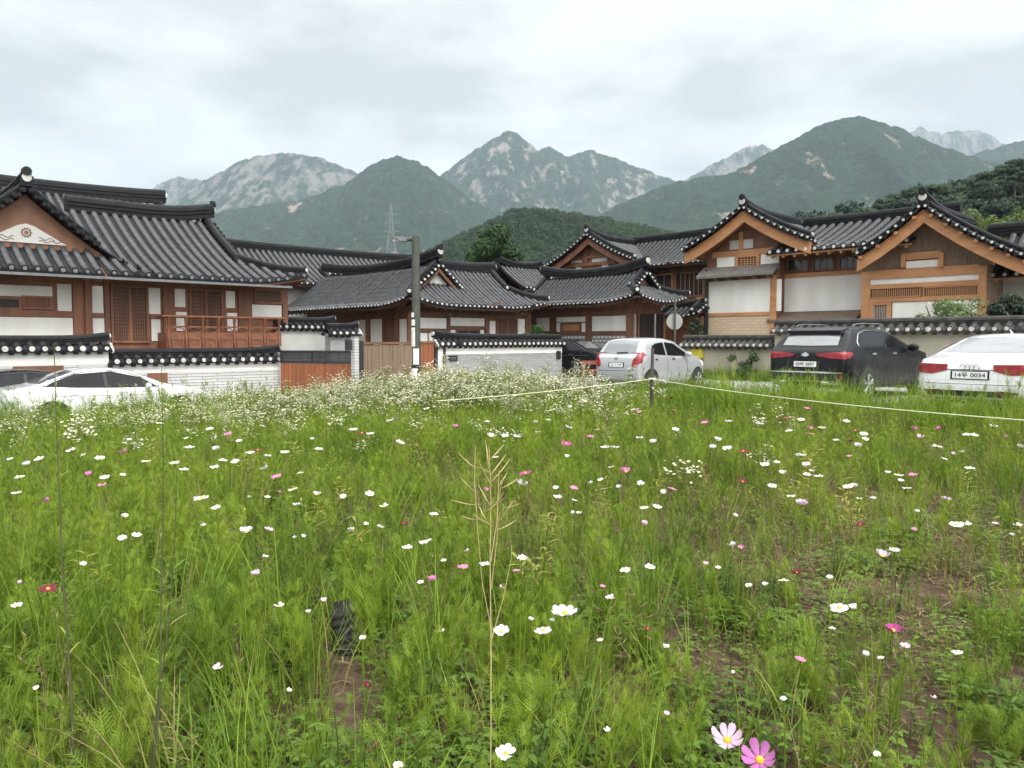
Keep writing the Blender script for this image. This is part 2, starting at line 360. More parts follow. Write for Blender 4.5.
# ------------------------------------------------------------------ haze: one closed box of thin air
mb = MB(); mb.box(-9000, 9000, -300, 11000, -60, 1330)
m = bpy.data.materials.new('haze_air'); m.use_nodes = True; n = m.node_tree.nodes; n.remove(n['Principled BSDF'])
pv = n.new('ShaderNodeVolumePrincipled'); pv.inputs['Color'].default_value = (.70, .87, .985, 1); pv.inputs['Density'].default_value = HAZE_DENSITY; pv.inputs['Anisotropy'].default_value = .2
m.node_tree.links.new(pv.outputs[0], n['Material Output'].inputs['Volume'])
m.cycles.homogeneous_volume = True
hz = link_mesh('haze', mb.mesh('haze', m)); hz['kind'] = 'stuff'; hz['label'] = 'pale haze in the air over the mountains'
# ================================================================== roofs
def prof(f): return .72 * f + .28 * f * f
def slope(mb, ax, a0, a1, ce, sg, W, ze, zr, pitch, ymax, lift=(0, 0), ll=2.2, endmat=1, vlift=(0, 0), soff=None, raft=None, raft_len=1.3, ends=.60):
    """one tiled roof slope. ax: axis the eave runs along; rows run inward (sg) from ce. materials: 0 tile, endmat tile ends"""
    n = max(2, int(round((a1 - a0) / pitch))); p = (a1 - a0) / n; rr = .27 * p
    offs = np.array([-.5, -.40, -.28, -.27, -.19, 0, .19, .27, .28, .40, .5]) * p
    bump = np.array([-.34, -.30, -.16, .35, .95, 1.22, .95, .35, -.16, -.30, -.34]) * rr
    def lf(a):
        k0 = np.clip(1 - (a - a0) / ll, 0, 1) ** 2; k1 = np.clip(1 - (a1 - a) / ll, 0, 1) ** 2
        return k0, k1
    def zz(a, y):
        k0, k1 = lf(a); f = y / W
        return ze + (zr - ze) * prof(f) + (lift[0] * k0 + lift[1] * k1) * (1 - np.clip(f, 0, 1)) ** 1.5 + vlift[0] * k0 + vlift[1] * k1
    def P(a, y, z):
        t = ce + sg * y
        return np.stack([a, t, z], -1) if ax == 's' else np.stack([t, a, z], -1)
    flip = (ax == 's') == (sg > 0)
    for i in range(n):
        ac = a0 + (i + .5) * p; ym = ymax(ac)
        if ym < .12: continue
        k = max(1, int(math.ceil(ym / .30))); yy = []; dz = []
        for j in range(k):
            yy += [ym * j / k, ym * (j + 1) / k - .001]; dz += [.016, 0]
        yy = np.array(yy); dz = np.array(dz)
        jz = random.uniform(-.011, .011)
        A, Y = np.meshgrid(ac + offs, yy, indexing='ij')
        Z = zz(A, Y) + bump[:, None] + dz[None] + jz
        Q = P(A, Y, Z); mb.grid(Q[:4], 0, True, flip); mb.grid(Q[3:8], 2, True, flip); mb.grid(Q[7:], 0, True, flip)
        # front edge of the pan and tile, and the end disc
        e0 = P(ac + offs, np.zeros(11), zz(ac + offs, np.zeros(11)) + bump + .016); e1 = P(ac + offs, np.zeros(11) + .01, zz(ac + offs, np.zeros(11)) - .075)
        mb.grid(np.stack([e1, e0]), 0, False, flip)
        zc = float(zz(np.array(ac), np.array(0.))) + rr * .25
        c = P(np.array(ac), np.array(-.025), np.array(zc)); nr = (0, -sg, 0) if ax == 's' else (-sg, 0, 0)
        mb.disc(c, nr, rr * ends * 1.1 * random.uniform(.82, 1.12), 9, endmat if random.random() > .04 else 0, .05)
    if soff is not None:
        aa = np.linspace(a0 + .03, a1 - .03, max(3, int((a1 - a0) / .5))); ym = np.array([max(.05, ymax(a)) for a in aa])
        A = np.repeat(aa[:, None], 6, 1); Y = np.linspace(0.05, 1, 6)[None] * np.minimum(ym, W)[:, None]
        soff.grid(P(A, Y, zz(A, Y) - .13), 0, True, not flip)
        soff.grid(P(np.stack([aa, aa], 1), np.full((len(aa), 2), .05), np.stack([zz(aa, aa * 0) - .13, zz(aa, aa * 0) - .06], 1)), 0, False, not flip)
        if raft:
            m = int((a1 - a0) / raft)
            for i in range(m):
                a = a0 + (i + .5) * (a1 - a0) / m; yl = min(raft_len, ymax(a))
                if yl < .3: continue
                q = [P(np.array(a), np.array(y), zz(np.array(a), np.array(y)) - .20) for y in (.10, yl)]
                soff.tube(q, .055, 6, 0)
    return zz
def sag(p0, p1, n=9, l0=.15, l1=.15, ex=2.0):
    p0 = Vector(p0); p1 = Vector(p1); out = []
    for i in range(n + 1):
        k = i / n; q = p0.lerp(p1, k); q.z += l0 * max(0, 1 - 2 * k) ** ex + l1 * max(0, 2 * k - 1) ** ex; out.append(q)
    return out
RPROF = [(-.5, -.2), (-.5, .18), (-.62, .20), (-.62, .27), (-.47, .29), (-.47, .46), (-.58, .48), (-.58, .55), (-.43, .57), (-.40, .78), (-.30, .93), (0, 1.0),
         (.30, .93), (.40, .78), (.43, .57), (.58, .55), (.58, .48), (.47, .46), (.47, .29), (.62, .27), (.62, .20), (.5, .18), (.5, -.2)]
def ridge(mb, pts, w=.26, h=.34, ends=(1, 1), white=1):
    pts = [Vector(p) for p in pts]; rows = []
    for i, p in enumerate(pts):
        d = pts[min(i + 1, len(pts) - 1)] - pts[max(i - 1, 0)]; d.z = 0
        sd = Vector((-d.y, d.x, 0)).normalized()
        rows.append([p + sd * (a * w) + Vector((0, 0, b * h)) for a, b in RPROF])
    mb.grid(np.array([[tuple(q) for q in r_] for r_ in rows]), 0, False)
    for e, idx, nb in ((ends[0], 0, 1), (ends[1], -1, -2)):
        mb.add([tuple(q) for q in rows[idx]], [tuple(range(len(RPROF)))], 0)
        if not e: continue
        p = pts[idx]; d = (p - pts[nb]); d.z = 0; d.normalize()
        c = p + Vector((0, 0, h * .42))
        if white: mb.disc(c + d * .05, d, h * .33, 10, 1, .07)
        if e == 2:      # tall end tile, a dark curved plate over the white plaster
            mb.disc(c + d * .07 + Vector((0, 0, h * .45)), d, h * .34, 12, 0, .12)
            mb.box(0, 0, 0, 0, 0, 0) if False else None
def verge(mb, ax, c, out, path, white=1, step=.27):
    """gable edge: a line of tiles laid across the edge, each with its plastered end, under a low ridge. path: [(b, z)] from apex down; ax: axis of the ridge"""
    P = lambda a, b, z: Vector((a, b, z)) if ax == 's' else Vector((b, a, z))
    pl = [Vector((0, b, z)) for b, z in path]; cum = [0]
    for i in range(1, len(pl)): cum.append(cum[-1] + (pl[i] - pl[i - 1]).length)
    nn = int(cum[-1] / step)
    for i in range(nn + 1):
        d = min(cum[-1] - .02, (i + .35) * step); j = max(k for k in range(len(cum)) if cum[k] <= d); j = min(j, len(pl) - 2)
        q = pl[j].lerp(pl[j + 1], (d - cum[j]) / (cum[j + 1] - cum[j]))
        mb.tube([P(c - out * .35, q.y, q.z + .06), P(c + out * .05, q.y, q.z + .045)], .075, 8, 0)
        mb.disc(P(c + out * .085, q.y, q.z + .045), (out, 0, 0) if ax == 's' else (0, out, 0), .043, 9, white, .05)
        if i < nn: 
            q2 = q + (pl[j + 1] - pl[j]).normalized() * step * .5
            mb.tube([P(c - out * .3, q2.y, q2.z - .01), P(c + out * .07, q2.y, q2.z - .02)], .06, 6, 0)
    rp = [P(c - out * .22, b, z + .10) for b, z in path]
    ridge(mb, rp, .2, .17, (0, 1), white)
def barge(mb, ax, c, out, path, h=.36, th=.07, drop=.10, cut=True):
    P = lambda a, b, z: (a, b, z) if ax == 's' else (b, a, z)
    F = []; B = []
    for b, z in path: F.append((b, z - drop)); B.append((b, z - drop - h))
    for i in range(len(F) - 1):
        q = [F[i], F[i + 1], B[i + 1], B[i]]
        v = [P(c, *k) for k in q] + [P(c - out * th, *k) for k in q]
        mb.add(v, [(0, 1, 2, 3), (7, 6, 5, 4), (0, 4, 5, 1), (3, 2, 6, 7), (0, 3, 7, 4), (1, 5, 6, 2)])
def roof_parts(h, R_, RG, SO, endmat, sof='soffit', tile='tile'):
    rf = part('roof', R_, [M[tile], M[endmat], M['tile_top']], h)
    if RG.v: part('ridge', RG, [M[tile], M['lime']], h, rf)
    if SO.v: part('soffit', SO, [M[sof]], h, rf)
    return rf
def paljak(R_, RG, SO, ax, a0, a1, b0, b1, ze, zr, yg, pitch, lift=.28, hip=(True, True), ov=.28, rlift=.2, gable=None, raft=.4, back=True, white=1, rw=.26, rh=.34, finial=1, front_lim=None, hip_lim=None, descend=True, vwhite=1, skip_corner=()):
    """hip-and-gable roof. ax: ridge axis; a: along the ridge, b: across. gable: builder that receives the gable triangles"""
    W = (b1 - b0) / 2; bc = (b0 + b1) / 2; th = yg - ov
    big = 1e9
    def ym(a):
        d = min(a - a0 if hip[0] else big, a1 - a if hip[1] else big)
        return W if d >= th else max(0, min(d, W))
    lz = (lift if hip[0] else 0, lift if hip[1] else 0)
    fl = front_lim or (lambda a, y: y)
    slope(R_, ax, a0, a1, b0, 1, W, ze, zr, pitch, (lambda a: fl(a, ym(a))), lz, soff=SO, raft=raft)
    if back: slope(R_, ax, a0, a1, b1, -1, W, ze, zr, pitch, ym, (0, 0) if skip_corner else lz, soff=None)
    ox = 't' if ax == 's' else 's'
    zp = lambda y: ze + (zr - ze) * prof(y / W)
    P = (lambda a, b, z: Vector((a, b, z))) if ax == 's' else (lambda a, b, z: Vector((b, a, z)))
    for e, (aa, sg) in enumerate(((a0, 1), (a1, -1))):
        if not hip[e]: continue
        hl = hip_lim or (lambda b: True)
        slope(R_, ox, b0, b1, aa, sg, W, ze, zr, pitch, lambda b: (max(0, min(yg, b - b0, b1 - b)) if hl(b) else 0), (lift, lift), soff=SO, raft=raft)
        if gable is not None:
            g = aa + sg * yg; pts = []
            for k in np.linspace(0, 1, 7): pts.append((b0 + yg + (W - yg) * k, zp(yg + (W - yg) * k)))
            for k in np.linspace(1, 0, 7)[1:]: pts.append((b1 - yg - (W - yg) * k, zp(yg + (W - yg) * k)))
            v = [tuple(P(g, b, z - .05)) for b, z in pts] + [tuple(P(g + sg * .05, b, z - .05)) for b, z in pts]; m_ = len(pts)
            gm = MB(); gable.append(gm); gm.add(v, [tuple(range(m_)), tuple(range(2 * m_ - 1, m_ - 1, -1))])
        av = aa + sg * (th + .02)
        if descend:
            for sb, bb in ((1, b0), (-1, b1)):
                path = [(bb + sb * y, zp(y)) for y in np.linspace(W - .05, yg * .86, 7)]
                verge(RG, ax, av, -sg, path, vwhite, step=pitch * .95)
                if (e, sb) in skip_corner: continue
                hp = []
                for k in np.linspace(0, 1, 6):
                    y = yg * (1 - k * .97); z = zp(y) + lift * k ** 2.2 + .05
                    hp.append(P(aa + sg * y, bb + sb * y, z))
                ridge(RG, hp, .2, .2, (0, 1), white)
    r0 = a0 + (th if hip[0] else 0); r1 = a1 - (th if hip[1] else 0)
    rl = rlift if isinstance(rlift, tuple) else (rlift, rlift)
    ridge(RG, sag(P(r0, bc, zr), P(r1, bc, zr), 10, *rl), rw, rh, (finial if hip[0] else 0, finial if hip[1] else 0), white)
    return zp

# ================================================================== facades
def fbox(mb, face, c, a0, a1, z0, z1, out, back=.02, mt=0):
    """box standing out of a wall plane: face 't' = plane t=c seen from -t, face 's' = plane s=c seen from -s"""
    if face == 't': mb.box(a0, a1, c - out, c + back, z0, z1, mt)
    else: mb.box(c - out, c + back, a0, a1, z0, z1, mt)
def pxr(face, c, p0, p1, y0, y1):
    if face == 't':
        a0, a1 = S_at(p0, c), S_at(p1, c); am = (a0 + a1) / 2; return a0, a1, Z_at(y1, am, c), Z_at(y0, am, c)
    a0, a1 = T_at(p0, c), T_at(p1, c); am = (a0 + a1) / 2; return min(a0, a1), max(a0, a1), Z_at(y1, c, am), Z_at(y0, c, am)
def fp(h, name, face, c, p, out, m, parent=None, back=.02):
    a0, a1, z0, z1 = pxr(face, c, *p); mb = MB(); fbox(mb, face, c, a0, a1, z0, z1, out, back)
    return part(name, mb, M[m], h, parent)
def fwindow(h, name, face, c, p, out, frame, inner, nv=0, nh=0, fw=.07, leaves=1, slat=None):
    """window or door: frame with its opening set back, glazing bars or lattice"""
    a0, a1, z0, z1 = pxr(face, c, *p); mb = MB()
    fbox(mb, face, c, a0, a1, z1 - fw, z1, out); fbox(mb, face, c, a0, a1, z0, z0 + fw, out)
    fbox(mb, face, c, a0, a0 + fw, z0 + fw, z1 - fw, out); fbox(mb, face, c, a1 - fw, a1, z0 + fw, z1 - fw, out)
    for k in range(1, leaves):
        a = a0 + (a1 - a0) * k / leaves; fbox(mb, face, c, a - fw * .6, a + fw * .6, z0 + fw, z1 - fw, out - .004)
    w_ = part(name, mb, M[frame], h)
    g = MB(); fbox(g, face, c, a0 + fw * .9, a1 - fw * .9, z0 + fw * .9, z1 - fw * .9, max(.012, out - .05)); part('pane', g, M[inner], h, w_)
    if nv or nh:
        q = MB(); o = max(.02, out - .03)
        for k in range(1, nv + 1):
            a = a0 + fw + (a1 - a0 - 2 * fw) * k / (nv + 1); fbox(q, face, c, a - .013, a + .013, z0 + fw, z1 - fw, o)
        for k in range(1, nh + 1):
            z = z0 + fw + (z1 - z0 - 2 * fw) * k / (nh + 1); fbox(q, face, c, a0 + fw, a1 - fw, z - .012, z + .012, o - .003)
        part('lattice', q, M[slat or frame], h, w_)
    return w_
def body(h, s0, s1, t0, t1, z0, z1, m):
    mb = MB(); mb.box(s0, s1, t0, t1, z0, z1); return part('wall', mb, M[m], h)

# ------------------------------------------------------------------ left house
TA = 24.7; TE = 23.45
hA = house('hanok_house', 'dark timber hanok with a red cedar balcony and a flower gable', 5.0, TA, -.5)
sA0, sA1 = S_at(-110, TA), S_at(284, TA)
body(hA, sA0, sA1, TA, TA + 4.8, -.5, 3.75, 'wood_dark')
for p in ((73, 82), (85, 92), (104.5, 109.5), (163, 173), (238, 243), (282, 287)): fp(hA, 'post', 't', TA, (p[0], p[1], 279, 345), .07, 'wood_dark')
for p in ((-110, 280, 279, 283), (-110, 73, 309.5, 316), (92, 104, 313, 318), (150, 162, 314, 319)): fp(hA, 'beam', 't', TA, p, .055, 'wood_dark')
for p in ((-110, 53, 283.5, 295), (58, 72, 284, 311), (-110, 72.5, 316.5, 337), (92.5, 103.5, 286, 313), (92.5, 104, 318, 335), (149, 160.5, 288, 314), (151, 160, 319, 341),
          (175, 185.5, 289, 307), (176, 186.5, 312, 331), (226, 235, 291, 308), (227, 237, 313, 331), (252, 281.5, 305, 318)): fp(hA, 'plaster_panel', 't', TA, p, .025, 'plaster')
fwindow(hA, 'window', 't', TA, (-60, 22, 296, 309.5), .06, 'wood_dark', 'shade_dark')
fwindow(hA, 'window', 't', TA, (22.5, 53, 296, 309.5), .06, 'wood_dark', 'lattice', 9, 4, slat='wood_dark')
fwindow(hA, 'door', 't', TA, (110.5, 148.5, 285, 343), .07, 'wood_dark', 'lattice', 13, 14, leaves=2, slat='wood_brown')
fwindow(hA, 'door', 't', TA, (189, 223, 289, 333), .07, 'wood_dark', 'lattice', 11, 10, leaves=2, slat='wood_brown')
fwindow(hA, 'louvre', 't', TA, (254, 282, 289, 304), .06, 'wood_dark', 'shade_dark', 0, 7, slat='wood_brown')
fp(hA, 'wood_panel', 't', TA, (243.5, 252, 285, 320), .03, 'wood_brown')
fp(hA, 'gutter', 't', TE - .05, (-110, 292, 277.5, 280), .06, 'tile_end_grey')
# balcony
bl0, bl1, bz0, bz1 = pxr('t', TA - .75, 166, 281, 333, 351)
mb = MB(); mb.box(bl0, bl1, TA - .75, TA, bz1 - .12, bz1); mb.box(bl0, bl1, TA - .75, TA - .70, bz0, bz1 - .12); mb.box(bl1 - .05, bl1, TA - .7, TA, bz0, bz1 - .12)
mb.box(bl0, bl0 + .05, TA - .7, TA, bz0, bz1 - .12)
bal = part('balcony', mb, M['wood_rail'], hA)
mb = MB(); rt = Z_at(317.5, (bl0 + bl1) / 2, TA - .75)
mb.tube([(bl0 - .12, TA - .73, rt), (bl1 + .12, TA - .73, rt)], .045, 8); mb.tube([(bl1 - .02, TA - .73, rt), (bl1 - .02, TA, rt)], .045, 8)
mb.tube([(bl0 + .02, TA - .73, rt), (bl0 + .02, TA, rt)], .045, 8)
part('handrail', mb, M['wood_rail'], hA, bal)
for k in range(8):
    a = bl0 + .08 + (bl1 - bl0 - .16) * k / 7; mb = MB()
    pts = [(a, TA - .79 + .05 * math.sin(q * 3.1), bz0 + .1 + (rt - bz0 - .1) * q) for q in np.linspace(0, 1, 7)]
    mb.tube(pts, [.035, .05, .06, .04, .035, .05, .07], 6); part('baluster', mb, M['wood_rail'], hA, bal)
zi_ = bz1 + (rt - bz1) * .38; mb = MB(); mb.box(bl0, bl1, TA - .745, TA - .71, zi_ - .025, zi_ + .025); part('mid_rail', mb, M['wood_rail'], hA, bal)
for k in range(7):
    a0_ = bl0 + .08 + (bl1 - bl0 - .16) * k / 7; a1_ = bl0 + .08 + (bl1 - bl0 - .16) * (k + 1) / 7; mb = MB()
    for (u0, u1, w0, w1) in ((a0_ + .07, a1_ - .07, bz1 - .20, bz1 - .15), (a0_ + .07, a1_ - .07, bz0 + .1, bz0 + .15), (a0_ + .07, a0_ + .12, bz0 + .15, bz1 - .20), (a1_ - .12, a1_ - .07, bz0 + .15, bz1 - .20)): mb.box(u0, u1, TA - .775, TA - .751, w0, w1)
    part('panel_frame', mb, M['wood_dark'], hA, bal)
    mb = MB(); mb.tube([((a0_ + a1_) / 2 + .20 * math.cos(q), TA - .73, zi_ - .11 + .085 * math.sin(q)) for q in np.linspace(0, 6.283, 15)], .016, 5); part('ring_ornament', mb, M['wood_rail'], hA, bal)
# roof
RA, GR, SO, GB = MB(), MB(), MB(), []
sc = S_at(309, TE); zeA = 3.34
paljak(RA, GR, SO, 's', 6.85, sc, TE, TE + 8.1, zeA, 5.62, 1.75, .30, .30, (False, True), gable=GB, rlift=(0, .28), back=False, raft=None, rw=.34, rh=.42, finial=2, vwhite=0)
sg_ = S_at(29, TE + 1.15); b0_ = sg_ - 3.1; b1_ = sg_ + 3.1
paljak(RA, GR, SO, 't', TE, TE + 5.5, b0_, b1_, zeA, 5.55, 1.15, .30, .0, (True, False), gable=None, rlift=.15, raft=None, rw=.30, rh=.36, finial=2, hip_lim=lambda b: b < 6.85, descend=False)
Wg = 3.1; zpg = lambda y: zeA + (5.55 - zeA) * prof(y / Wg)
GF = MB(); tg = TE + 1.15; pts = [(sg_ - 2.0 + 2.0 * k, zpg(1.1 + 2.0 * k) - .1) for k in np.linspace(0, 1, 6)] + [(sg_ + 2.0 * k, zpg(3.1 - 2.0 * k) - .1) for k in np.linspace(0, 1, 6)[1:]]
GF.add([(b, tg, z) for b, z in pts] + [(b, tg + .06, z) for b, z in pts], [tuple(range(11))[::-1], tuple(range(11, 22))])
for sb in (-1, 1):
    path = [(sg_ + sb * k, zpg(3.1 - k)) for k in np.linspace(.03, 1.72, 7)]
    verge(GR, 't', TE + .85, -1, path, 0, .26); 
rfA = roof_parts(hA, RA, GR, SO, 'tile_end_grey', 'wood_dark')
part('gable', GB[0], M['wood_brown'], hA); gf = part('gable', GF, M['wood_brown'], hA)
mb = MB(); zb_ = zpg(1.15) + .02
zb_ += .10; pp = [(sg_ - .98, zb_), (sg_ + .98, zb_), (sg_ + .20, zb_ + .46), (sg_, zb_ + .52), (sg_ - .20, zb_ + .46)]
mb.add([(a, tg - .03, z) for a, z in pp] + [(a, tg, z) for a, z in pp], [(0, 1, 2, 3, 4)] + [(i, i + 5, (i + 1) % 5 + 5, (i + 1) % 5) for i in range(5)])
pn = part('gable_plaster', mb, M['plaster_grey_and_shaded'], hA, gf)  # plaster is white; shade below the verge is put into the grey
mb = MB(); cx, cz = sg_, zb_ + .28
mb.disc((cx, tg - .05, cz), (0, -1, 0), .05, 12, 0, .02)
for k in range(10):
    q = 2 * math.pi * k / 10; mb.disc((cx + .105 * math.cos(q), tg - .045, cz + .105 * math.sin(q)), (0, -1, 0), .028, 8, 0, .014)
for sgn in (-1, 1):
    for j in range(2):
        mb.tube([(cx + sgn * (.3 + .35 * q), tg - .035, zb_ + .07 + .07 * j + .035 * math.sin(q * 9 + j)) for q in np.linspace(0, 1.6 - .5 * j, 9)], .009, 5)
part('flower_emblem', mb, M['wood_brown'], hA, gf)

# roof seen beyond the left house
def back_house(name, label, t, pxa, pxb, py, ze_drop, W, hip=(True, True), wallm='wood_brown', yg=1.4, sof='soffit', pitch=.30, rh=.36, end='lime'):
    s0, s1 = S_at(pxa, t), S_at(pxb, t); zr = Z_at(py, s1, t) - rh - .2
    h = house(name, label, (s0 + s1) / 2, t, -.3); R_, G_, S_, B_ = MB(), MB(), MB(), []
    a0 = s0 - (yg - .28 if hip[0] else 0); a1 = s1 + (yg - .28 if hip[1] else 0)
    paljak(R_, G_, S_, 's', a0, a1, t - W, t + W, zr - ze_drop, zr, yg, pitch, .3, hip, gable=B_, raft=None, rh=rh, finial=1)
    roof_parts(h, R_, G_, S_, end, sof)
    for g_ in B_: part('gable', g_, M['wood_brown'], h)
    body(h, a0 + 1.1, a1 - 1.1, t - W + 1.1, t + W - 1.1, -.3, zr - ze_drop - .05, wallm)
    return h
back_house('hanok_house', 'taller dark tiled roof rising behind the cedar balcony house', 36, -180, 168, 190, 2.4, 4.2, (False, True), rh=.5, yg=1.2)
# wing between the left and the middle house
t3 = 34.0; s3a, s3b = S_at(226, t3), S_at(418, t3); z3 = Z_at(249, (s3a + s3b) / 2, t3) - .32
h3 = house('hanok_house', 'low hanok wing with a long straight ridge between the balcony house and the street lamp', s3a, t3, -.4)
R_, G_, S_ = MB(), MB(), MB(); te3 = t3 - 2.6; sm = S_at(339, te3); ze3 = Z_at(284, S_at(320, te3), te3)
slope(R_, 's', s3a - 1, sm, te3, 1, 2.6, ze3, z3, .29, lambda a: 2.6, soff=S_, raft=.4)
slope(R_, 's', sm, s3b, te3 + 1, 1, 1.6, ze3 + .6, z3, .29, lambda a: 1.6)
slope(R_, 's', s3a - 1, s3b, t3 + 2.6, -1, 2.6, ze3, z3, .29, lambda a: 2.6)
verge(G_, 's', sm, 1, [(te3 + 1.2 - k, ze3 + (z3 - ze3) * prof((1.2 - k) / 2.6)) for k in np.linspace(0, 1.2, 5)], 1, .24)
ridge(G_, sag((s3a - 1, t3, z3), (s3b, t3, z3), 8, .05, .1), .28, .34, (0, 1))
roof_parts(h3, R_, G_, S_, 'lime')
body(h3, s3a - .5, s3b - .3, te3 + .9, t3 + 2, -.4, ze3 + .1, 'plaster_grey_and_shaded')  # off-white wing wall; its shade is put into the grey
fp(h3, 'post', 't', te3 + .9, (283, 287.5, 286, 330), .06, 'wood_dark')

# ------------------------------------------------------------------ middle house (two wings round a corner)
sB, tB = 16.0, 22.0; zeB, zrB, WB = 2.74, 4.30, 2.2
hB = house('hanok_house', 'brown hanok with a small front gable right behind the street lamp', sB + 2, tB + 1, -.25)
R_, G_, S_, B_ = MB(), MB(), MB(), []
paljak(R_, G_, S_, 't', tB, tB + 9.5, sB, sB + 2 * WB, zeB, zrB, 1.35, .22, .30, (True, False), gable=B_, rlift=.35, finial=2, hip_lim=lambda b: b < sB + WB, raft=.36, skip_corner=((0, -1),))
def wl(a, y): return min(y, 1.3) if a < sB + 2.95 else y
paljak(R_, G_, S_, 's', sB + WB, sB + 7.0, tB, tB + 2 * WB, zeB, zrB - .02, 1.35, .22, .30, (False, True), gable=B_, rlift=.12, front_lim=wl, raft=.36)
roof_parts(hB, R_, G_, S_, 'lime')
gb = part('gable', B_[0], M['wood_brown'], hB); part('gable', B_[1], M['wood_brown'], hB)
zg = zeB + (zrB - zeB) * prof(1.35 / WB)
mb = MB(); sx = sB + WB; tg = tB + 1.35
mb.add([(sx - .55, tg - .03, zg + .0), (sx + .55, tg - .03, zg), (sx, tg - .03, zg + .42), (sx - .55, tg, zg + .0), (sx + .55, tg, zg), (sx, tg, zg + .42)], [(0, 1, 2), (0, 3, 4, 1), (1, 4, 5, 2), (2, 5, 3, 0)])
part('gable_plaster', mb, M['plaster_grey_and_shaded'], hB, gb)
for sb in (-1, 1):
    mb = MB(); barge(mb, 't', tB + 1.12, -1, [(sx + sb * k, zeB + (zrB - zeB) * prof((WB - k) / WB)) for k in np.linspace(0.0, .95, 5)], .16, .05); part('bargeboard', mb, M['wood_brown'], hB, gb)
FB, LB = tB + 1.05, sB + 1.05
body(hB, LB, sB + 6.2, FB, FB + 2.6, -.25, zeB + .05, 'wood_brown'); body(hB, LB + .01, LB + 2.3, FB + 2.6, FB + 8, -.25, zeB + .05, 'wood_brown')
for p in ((407, 413), (446.5, 449.5), (484.5, 488.5), (525, 530)): fp(hB, 'post', 't', FB, (*p, 313, 350), .07, 'wood_brown')
for p in ((413, 447, 329, 332.5), (449, 485, 326.5, 329), (408, 530, 313, 317)): fp(hB, 'beam', 't', FB, p, .055, 'wood_brown')
for p in ((419, 446, 318, 328.5), (419, 427, 333, 343), (428.5, 436, 333, 343), (449.5, 484, 318, 326), (450, 455, 330, 338), (489, 495, 321, 339), (517.5, 524.5, 319, 339), (479.5, 483.5, 330, 338)): fp(hB, 'plaster_panel', 't', FB, p, .025, 'plaster')
fwindow(hB, 'window', 't', FB, (455.5, 479.5, 329.5, 338), .05, 'wood_brown', 'shade_dark', leaves=2, fw=.05)
fwindow(hB, 'door', 't', FB, (496, 517, 317.5, 341), .05, 'wood_dark', 'lattice', 8, 8, fw=.06, leaves=2, slat='wood_brown')
for p in ((366.5, 370.5), (396.5, 399.5)): fp(hB, 'post', 's', LB, (*p, 313, 348), .06, 'wood_brown')
for p in ((371, 382, 319, 345), (400, 407, 319, 345), (358, 366, 320, 345)): fp(hB, 'plaster_panel', 's', LB, p, .025, 'plaster')
fwindow(hB, 'door', 's', LB, (383, 396, 317, 346), .05, 'wood_brown', 'lattice', 6, 9, fw=.06, slat='wood_dark')
mb = MB(); q = at(437, 313, 29.6); qs, qt = ST(q); z_ = q.z
mb.tube([(qs, FB - .05, z_), (qs, FB - .28, z_ + .03), (qs + .02, FB - .34, z_ - .06)], .02, 6); mb.disc((qs + .02, FB - .42, z_ - .08), (0, -1, -.4), .06, 8)
part('wall_lamp', mb, M['tile_end_grey'], hB)
back_house('hanok_house', 'small tiled roof peeping between the gabled brown hanok and the tall gable house', 27.6, 500, 541, 260, 1.1, 1.7, (False, True), yg=.9, pitch=.24, rh=.28)

# ------------------------------------------------------------------ gatehouse right of the middle
sC0, sC1, tC0, tC1 = 23.1, 26.5, 17.67, 25.0; WC = 1.7; zeC, zrC = 2.93, 4.12
hC = house('hanok_house', 'gatehouse hanok with patterned white brick panels behind the silver hatchback', 24.8, 18.5, 0)
R_, G_, S_, B_ = MB(), MB(), MB(), []
paljak(R_, G_, S_, 't', tC0, tC1, sC0, sC1, zeC, zrC, 1.1, .215, .28, (True, True), gable=B_, rlift=.32, raft=.36)
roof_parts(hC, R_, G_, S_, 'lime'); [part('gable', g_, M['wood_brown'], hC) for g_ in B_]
LC = 24.1; FC = 18.7
body(hC, LC, 26.0, FC, 24.3, 0, zeC + .1, 'wood_brown')
for p in ((550.5, 556.5), (586.5, 592.5), (627, 634.5)): fp(hC, 'post', 's', LC, (*p, 312, 356), .07, 'wood_brown')
for p in ((556, 587, 332.5, 335), (592, 628, 331, 335), (540, 634, 311, 316)): fp(hC, 'beam', 's', LC, p, .055, 'wood_brown')
for p in ((537, 550, 318, 331), (557, 586, 317, 322), (557, 560.5, 323, 332), (582, 586, 323, 332), (592.5, 627, 316, 331)): fp(hC, 'plaster_panel', 's', LC, p, .025, 'plaster')
for p in ((556.5, 586.5, 335, 360), (592.5, 627, 335, 360)): fp(hC, 'brick_panel', 's', LC, p, .03, 'brick_pattern')
fwindow(hC, 'window', 's', LC, (561, 581.5, 322.5, 332.5), .05, 'wood_brown', 'wood_orange', fw=.08)
fwindow(hC, 'gate_door', 't', FC, (637, 664, 312, 352), .06, 'wood_brown', 'shade_dark', 6, 0, fw=.08, slat='lattice')
for px_ in (635, 655):
    q = at(px_, 330, 29.5); s_, t_ = ST(q); mb = MB(); mb.tube([(s_, t_, 0.1), (s_, t_, Z_at(314, s_, t_))], .035, 6); part('gutter_pipe', mb, M['tile_end_grey'], hC)

